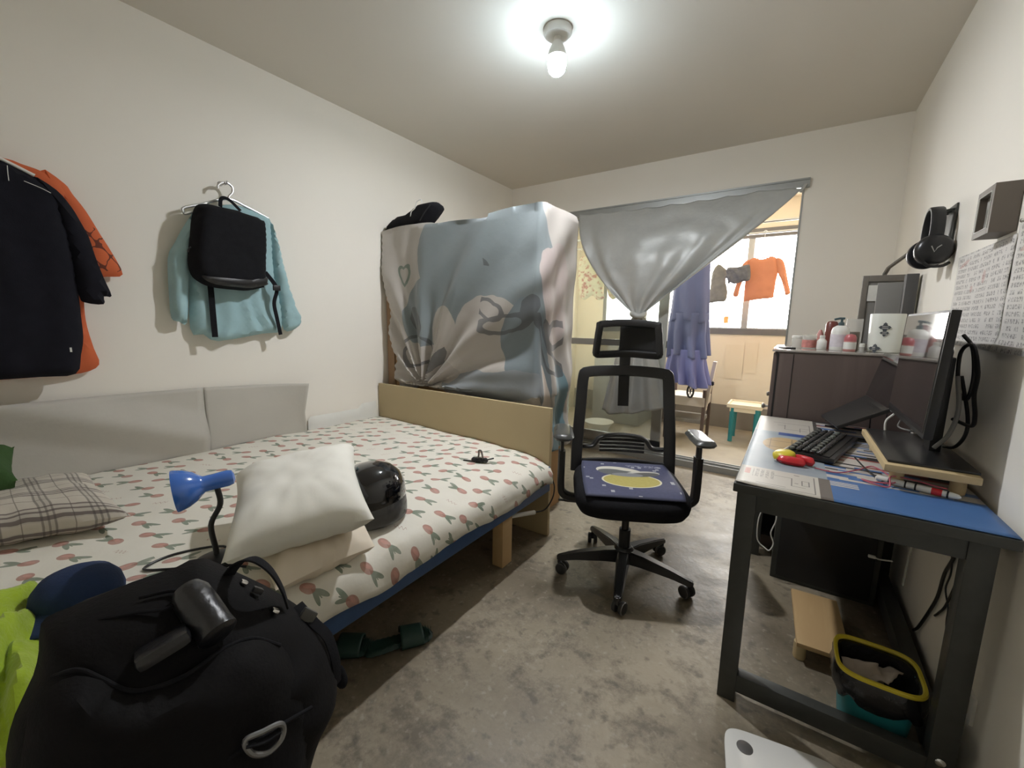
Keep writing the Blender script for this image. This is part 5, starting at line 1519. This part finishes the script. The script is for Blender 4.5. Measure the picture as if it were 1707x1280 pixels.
# ================================================================== BALCONY
b = BM(); tube(b, [(-2.59, 4.95, 2.16), (.295, 4.95, 2.16)], .011, 10, 0); single('drying_rail', b, MT['steel'], 'metal drying rail along the balcony window top', 'rail')
b = BM(); tube(b, [(-2.59, 4.44, 2.16), (.295, 4.44, 2.16)], .011, 10, 0); single('drying_rail', b, MT['steel'], 'metal drying rail over the blue dress on the balcony', 'rail')


def hanger(label, x, y, zsh, half, zr=2.16):
    t_ = thing('clothes_hanger', label, 'hanger', (x, y, zsh))
    b_ = BM(); tube(b_, [(x - half, y, zsh - .06), (x - half * .4, y, zsh + .005), (x, y, zsh + .02), (x + half * .4, y, zsh + .005), (x + half, y, zsh - .06)], .005, 8); obj('hanger_bar', b_, MT['pinkcord'], t_)
    b_ = BM(); tube(b_, [(x, y, zsh + .02), (x, y, zr - .02), (x + .018, y, zr + .008), (x, y, zr + .022), (x - .02, y, zr + .006)], .0028, 6, 5); obj('hanger_hook', b_, MT['steel'], t_)


# orange top
OB = [(-.46, 1.90), (-.41, 1.925), (-.385, 1.912), (-.345, 1.905), (-.30, 1.912), (-.275, 1.928), (-.22, 1.905), (-.195, 1.80), (-.205, 1.70), (-.212, 1.56), (-.22, 1.525), (-.33, 1.512), (-.45, 1.495), (-.468, 1.51), (-.475, 1.70), (-.475, 1.82)]
OR_ = [(-.225, 1.905), (-.165, 1.882), (-.135, 1.80), (-.105, 1.68), (-.082, 1.60), (-.078, 1.56), (-.115, 1.55), (-.13, 1.60), (-.165, 1.70), (-.195, 1.76)]
OL_ = [(-.455, 1.90), (-.51, 1.87), (-.54, 1.76), (-.56, 1.64), (-.575, 1.56), (-.555, 1.54), (-.525, 1.55), (-.515, 1.63), (-.485, 1.74)]
t = thing('orange_sweater', 'orange long-sleeved top hanging in front of the balcony window', 'sweater', (-.33, 4.95, 1.5))
b = BM(); puff(b, OB, lambda u, v, w_: Vector((u, 4.95 - w_, v)), .018, .018, .02, .04, .006, 10, 2); obj('body', b, MT['peach'], t)
for k, s_ in enumerate((OR_, OL_)):
    b = BM(); puff(b, s_, lambda u, v, w_: Vector((u, 4.945 - w_, v)), .02, .02, .016, .03, .006, 12, k); obj('sleeve', b, MT['peach'], t)
hanger('pinkish hanger inside the orange top on the balcony', -.34, 4.955, 1.90, .15)
SH = [(-.655, 1.80), (-.63, 1.835), (-.55, 1.835), (-.47, 1.85), (-.44, 1.84), (-.425, 1.72), (-.45, 1.69), (-.50, 1.685), (-.56, 1.665), (-.60, 1.68), (-.62, 1.665), (-.635, 1.72), (-.655, 1.73), (-.645, 1.77)]
b = BM(); puff(b, SH, lambda u, v, w_: Vector((u, 4.885 - w_, v)), .025, .02, .014, .03, .016, 22, 4); single('shorts', b, MT['shorts'], 'grey ruffled shorts hanging in front of the orange top', 'shorts')
GA = [(-.80, 1.60), (-.79, 1.80), (-.74, 1.88), (-.68, 1.84), (-.65, 1.80), (-.655, 1.70), (-.63, 1.60), (-.64, 1.50), (-.72, 1.49), (-.82, 1.485)]
b = BM(); puff(b, GA, lambda u, v, w_: Vector((u, 4.95 - w_, v)), .02, .02, .018, .03, .010, 18, 5); single('knit_top', b, MT['tulle'], 'grey-brown knit hanging between the blue dress and the ruffled shorts', 'top')
hanger('pinkish hanger holding the grey-brown knit', -.72, 4.955, 1.87, .10)
# two-tier slate blue dress
t = thing('dress', 'long slate blue tiered dress hanging in the balcony doorway', 'dress', (-.9, 4.5, .62))
def dress_tier(x0t, x1t, x0b, x1b, z0, z1, yb, amp, n_):
    b_ = BM()
    def fn(u, v):
        a = 2 * PI * u
        xc = ((x0t + x1t) * (1 - v) + (x0b + x1b) * v) / 2; hw = ((x1t - x0t) * (1 - v) + (x1b - x0b) * v) / 2
        z = z0 + (z1 - z0) * v + (.02 * math.sin(a * 3 + 1)) * v
        f = 1 + (amp / .2) * v * math.sin(a * n_ + 1.5 * nz((a, v, 0), 1.2))
        return Vector((xc + hw * math.cos(a) * (1 + (f - 1) * .3), yb + .085 * math.sin(a) * f, z))
    grid(b_, fn, 160, 26, None, True)
    return b_
o = obj('bodice', dress_tier(-1.03, -.74, -1.07, -.71, 1.95, 1.28, 4.44, .04, 7), MT['dress'], t); thicken(o, .002)
o = obj('upper_tier', dress_tier(-1.07, -.71, -1.10, -.69, 1.36, .93, 4.44, .11, 9), MT['dress'], t); thicken(o, .002)
o = obj('lower_tier', dress_tier(-1.05, -.72, -1.075, -.665, 1.0, .64, 4.44, .12, 10), M('violet_blue_jersey', (.19, .20, .42), .8, 0, .06, 6), t); thicken(o, .002)
hanger('pinkish hanger holding the slate blue dress', -.885, 4.44, 1.95, .13)
# floral tops seen through the sliding door
fm, nt_, bb_ = new_mat('floral_print'); n_ = pnoise(nt_, scale=22, detail=3); nt_.links.new(mixc(nt_, ((n_ - .52) * 9.0).mx(0.0).mn(1.0), mixc(nt_, pnoise(nt_, scale=6), (.60, .56, .42), (.66, .64, .50)), (.42, .16, .14)), bb_.inputs['Base Color']); bb_.inputs['Roughness'].default_value = .9
for k, (dx, lb) in enumerate(((0, 'floral blouse hanging behind the dusty sliding door, the left one'), (.34, 'floral blouse hanging behind the dusty sliding door, the right one'))):
    P_ = [(-2.10, 1.95), (-1.98, 2.00), (-1.88, 2.0), (-1.80, 1.94), (-1.79, 1.75), (-1.81, 1.60), (-1.78, 1.52), (-1.86, 1.50), (-1.93, 1.55), (-2.02, 1.50), (-2.08, 1.56), (-2.10, 1.70)]
    b = BM(); puff(b, [(x + dx, z) for x, z in P_], lambda u, v, w_: Vector((u, 4.44 - w_, v)), .03, .03, .022, .04, .02, 12, k); single('blouse', b, fm, lb, 'blouse')
    hanger('pinkish hanger in the %s floral blouse' % ('left' if k == 0 else 'right'), -1.94 + dx, 4.445, 1.98, .11)
# washing machine and basin behind the dusty glass
t = thing('washing_machine', 'pale washing machine behind the dusty sliding door', 'washing machine', (-1.75, 5.15, .02))
b = BM(); bx(b, -2.05, -1.45, 4.87, 5.45, .02, .86, .02); obj('cabinet', b, MT['greypanel'], t)
b = BM(); bx(b, -2.05, -1.45, 5.30, 5.45, .86, .95, .01); obj('control_panel', b, MT['white'], t)
b = BM(); bx(b, -2.03, -1.47, 4.88, 5.30, .86, .885, .008); obj('lid', b, MT['white'], t)
t = thing('basin', 'pale plastic basin on the balcony floor behind the sliding door', 'basin', (-1.78, 4.45, .02))
b = BM(); lathe(b, [(.10, .0), (.13, .06), (.165, .10), (.17, .105), (.16, .105), (.125, .06), (.09, .01)], (-1.78, 4.45, .02), seg=32); obj('bowl', b, MT['white'], t)
# folding chair / cart behind the chair's right side
t = thing('folding_cart', 'grey folded cart with a black wheel below the blue dress', 'cart', (-.85, 4.72, .02))
for (x_, y_) in ((-.712, 4.62), (-1.08, 4.62), (-1.08, 4.98), (-.712, 4.98)):
    b = BM(); tube(b, [(x_, y_, .022), (x_, y_, .58)], .018, 8, 0, flat=(.034, .034)); obj('leg', b, M('cart_brown_metal', (.10, .07, .06), .4, .2) if x_ > -.8 and y_ < 4.7 else bpy.data.materials['cart_brown_metal'], t)
b = BM(); bx(b, -1.10, -.70, 4.60, 5.0, .40, .50, .01); obj('tray', b, MT['cushion'], t)
b = BM(); bx(b, -1.09, -.72, 4.61, 4.99, .22, .26, .005); obj('shelf', b, MT['greyframe'], t)
b = BM(); box(b, (-.675, 4.66, .62), (.035, .06, .52), Matrix.Rotation(.12, 3, 'Y'), .006); obj('side_panel', b, MT['cushion'], t)
b = BM(); tube(b, [(-.845, 4.59 + .0, .555), (-.845, 4.59, .555)], .001, 4, 0); b.clear(); tube(b, [(-.845 + .030 * math.cos(a), 4.585, .557 + .062 * math.sin(a)) for a in [k * PI / 10 for k in range(20)]], .010, 8, 0, True)
for k in range(6):
    a = k * PI / 3; tube(b, [(-.845, 4.585, .557), (-.845 + .028 * math.cos(a), 4.585, .557 + .058 * math.sin(a))], .004, 6, 0)
obj('wheel', b, MT['black'], t)
b = BM(); box(b, (-.655, 4.62, .655), (.05, .03, .025), Matrix.Rotation(.7, 3, 'Y'), .004); box(b, (-.655, 4.62, .655), (.05, .03, .025), Matrix.Rotation(-.7, 3, 'Y'), .004); obj('clip', b, MT['black'], t)
# plastic stool
t = thing('plastic_stool', 'small cream stool with teal legs on the balcony floor', 'stool', (-.36, 5.05, .02))
sx0, sx1, sy0, sy1 = -.525, -.20, 4.86, 5.20
b = BM(); bx(b, sx0, sx1, sy0, sy1, .385, .41, .006)
bx(b, sx0, sx1, sy0, sy0 + .02, .405, .425, .004); bx(b, sx0, sx1, sy1 - .02, sy1, .405, .425, .004); bx(b, sx0, sx0 + .02, sy0, sy1, .405, .425, .004); bx(b, sx1 - .02, sx1, sy0, sy1, .405, .425, .004)
bx(b, sx0 + .03, sx1 - .03, sy0 + .01, sy0 + .022, .345, .39, .003); bx(b, sx0 + .03, sx1 - .03, sy1 - .022, sy1 - .01, .345, .39, .003)
obj('seat', b, M('cream_plastic', (.70, .62, .46), .45, 0, .05), t)
for x_ in (sx0 + .055, sx1 - .045):
    for y_ in (sy0 + .03, sy1 - .05):
        b = BM(); lathe(b, [(.023, .0), (.021, .02), (.025, .365)], (x_, y_, .02), seg=18); obj('leg', b, MT['teal'], t)
# faint paper sheets on the balcony wall
for k, (x0, x1, z0, z1, lb) in enumerate(((-.66, -.47, .62, 1.02, 'faint ruled paper on the balcony wall, the left one'), (-.46, -.33, .70, 1.05, 'faint ruled paper on the balcony wall, the right one'))):
    b = BM(); bx(b, x0, x1, BY1 - .006, BY1 - .003, z0, z1); single('wall_paper', b, wall_mat('faint_paper_%d' % k, (.625, .555, .435), .03), lb, 'paper', smooth=False)
b = BM(); bx(b, -.66, -.70 + .02, BY1 - .03, BY1 - .005, 1.28, 1.36, .004); b.clear(); bx(b, -.715, -.665, BY1 + .022, BY1 + .028, 1.27, 1.35); single('sticker', b, M('orange_sticker', (.70, .42, .15), .6, 0, .3, 60), 'small orange sticker on the balcony window pane', 'sticker', smooth=False)

# ================================================================== BIG BLACK BAG in the foreground
BO = Vector((-0.83122646, 0.20265242, 0.64131736)); BWX = Vector((0.23686159, 0.9715434, 0)); BUP = Vector((-0.20199523, 0.04924629, 0.9781476)); BNN = Vector((0.95031285, -0.2316856, 0.20791169))
def bg(u, v, h): return BO + BWX * u + BUP * v + BNN * h
t = thing('travel_bag', 'big bulging black travel bag standing in the near left foreground', 'bag', (-.72, .18, 0))
OUT = [(-0.19,-0.041),(-0.186,-0.001),(-0.176,0.036),(-0.155,0.081),(-0.147,0.113),(-0.142,0.151),(-0.125,0.161),(-0.089,0.164),(-0.039,0.172),(0.02,0.175),(0.05,0.178),(0.067,0.17),(0.097,0.14),(0.146,0.091),(0.194,0.034),(0.223,-0.01),(0.247,-0.066),(0.252,-0.127),(0.239,-0.17),(0.213,-0.205),(0.19,-0.252),(0.168,-0.297),(0.17,-0.45),(0.155,-0.6),(0.1,-0.63),(-0.12,-0.63),(-0.19,-0.57),(-0.2,-0.4),(-0.195,-0.2)]
bagm = M('black_ripstop', (.0045, .004, .0045), .8, 0, .3, 30, .25, 160, spec=.18)
b = BM(); puff(b, OUT, bg, .17, .15, .016, .17, .016, 9, 2, lambda u, v: .006 * math.sin(v * 70 + u * 30 + 4 * nz((u, v, 0), 6)), 2); obj('bag_body', b, bagm, t)
PK = [(-.144,.074),(-.122,.104),(-.096,.11),(-.073,.094),(-.051,.073),(-.027,.063),(.014,.061),(.063,.068),(.102,.058),(.14,.024),(.166,-.026),(.177,-.08),(.168,-.16),(.150,-.30),(.14,-.45),(.0,-.50),(-.13,-.45),(-.165,-.25),(-.165,-.06)]
b = BM(); puff(b, PK, lambda u, v, w_: bg(u, v, .105 + .055 * max(0, 1 - (abs(u) / .17) ** 2) + w_), .045, .02, .016, .045, .012, 10, 6, None, 2); obj('front_pocket', b, bagm, t)
b = BM(); tube(b, [bg(*p) for p in ((-.122, .104, .098), (-.096, .11, .125), (-.073, .094, .146), (-.051, .073, .160), (-.027, .063, .166), (.014, .061, .167), (.063, .068, .150), (.102, .058, .135), (.14, .024, .128))], .0032, 8); obj('zip', b, MT['blackcloth'], t)
b = BM(); tube(b, [bg(*p) for p in ((0.013,-0.067,0.20),(0.064,-0.066,0.196),(0.122,-0.075,0.176),(0.171,-0.091,0.150))], .0032, 8); obj('zip', b, MT['blackcloth'], t)
# shrink-wrapped bottle pushed under the flap
p0, p1 = bg(.026, .160, .085), bg(.056, .095, .155)
b = BM(); lathe(b, [(.006, 0), (.020, .004), (.026, .018), (.027, .05), (.026, .085), (.027, (p1 - p0).length), (.020, (p1 - p0).length + .004), (.004, (p1 - p0).length + .005)], p0, p1 - p0, 24); single('bottle', b, MT['cellowrap'], 'dark bottle in shiny shrink wrap lying on the big black bag', 'bottle')
c_ = bg(-.008, .105, .145); b = BM(); box(b, c_, (.05, .065, .022), Matrix((BNN, BWX, BUP)).transposed() @ Matrix.Rotation(.25, 3, 'X'), .01); single('box', b, MT['cellowrap'], 'small dark shiny box lying on the big black bag left of the wrapped bottle', 'box')
b = BM(); tube(b, [bg(*p) for p in ((0.068,-0.046,0.212),(0.09,-0.048,0.211),(0.112,-0.052,0.208),(0.118,-0.063,0.206),(0.112,-0.078,0.206),(0.093,-0.082,0.210),(0.074,-0.068,0.213))], .0042, 8, 5, True); obj('carabiner', b, M('dull_dark_steel', (.22, .22, .22), .4, .8, .1), t, label='steel carabiner ring')
b = BM(); tube(b, [bg(*p) for p in ((0.068,-0.052,0.213),(0.09,-0.060,0.213),(0.112,-0.062,0.208))], .005, 8, 3, flat=(.012, .004)); obj('ring_loop', b, MT['blackcloth'], t)
b = BM(); tube(b, [bg(*p) for p in ((.088,.13,.01),(.094,.150,.04),(.104,.170,.075),(.122,.172,.095),(.143,.146,.098),(.160,.103,.082),(.172,.058,.05))], .006, 8, 6, flat=(.024, .005)); obj('carry_strap', b, MT['blackcloth'], t)
for k, (p, s_) in enumerate((((.110, .122, .040), .007), ((.127, .104, .055), .010), ((.146, .068, .085), .007))):
    b = BM(); box(b, bg(*p), (.014, s_ * 1.8, s_), Matrix((BNN, BWX, BUP)).transposed() @ Matrix.Rotation(-.7, 3, 'X'), .003); obj('buckle', b, MT['chrome'] if k != 1 else MT['black2'], t, label='shiny buckle' if k != 1 else None)
b = BM(); tube(b, [bg(*p) for p in ((.196, .036, .02), (.215, .0, .05), (.232, -.03, .065), (.240, -.08, .07), (.240, -.13, .06))], .006, 8, 6, flat=(.022, .004)); obj('side_strap', b, MT['blackcloth'], t)
b = BM(); box(b, bg(.207, .018, .045), (.012, .03, .022), Matrix((BNN, BWX, BUP)).transposed() @ Matrix.Rotation(-.8, 3, 'X'), .004); obj('side_buckle', b, M('grey_buckle', (.07, .07, .065), .35), t)
b = BM(); puff(b, [(.243, -.115), (.262, -.118), (.270, -.15), (.262, -.165), (.248, -.155)], lambda u, v, w_: bg(u, v, .03 + w_), .006, .006, .006, .008, 0); obj('strap_end', b, MT['blackcloth'], t)
b = BM(); tube(b, [bg(*p) for p in ((-.075, .150, .07), (-.035, .150, .095), (.0, .145, .11), (.02, .150, .095), (.01, .160, .08), (-.03, .163, .07))], .003, 6); obj('drawcord', b, MT['blackcloth'], t)

# ---- repeats share a group phrase
GROUPS = {'clothes_hanger': 'clothes hangers', 'slipper': 'pair of dark green slippers', 'handwritten_sheet': 'handwritten sheets on the right wall', 'power_cord': 'cords on the wall under the desk',
          'wall_paper': 'faint papers on the balcony wall', 'drying_rail': 'drying rails on the balcony', 'blouse': 'floral blouses on the balcony', 'wall_board': 'grey boards beside the bed', 'pillow': 'pillows on the bed',
          'jar': 'toiletries on the cabinet', 'bottle': 'toiletries on the cabinet', 'pump_bottle': 'toiletries on the cabinet', 'tube': 'toiletries on the cabinet', 'vial': 'toiletries on the cabinet', 'paper': 'papers in the waste bin', 'cord': 'thin cords on the desk'}
for o in bpy.data.objects:
    g = GROUPS.get(o.name.split('.')[0])
    if g and o.parent is None and 'label' in o and 'black bag' not in o['label']: o['group'] = g
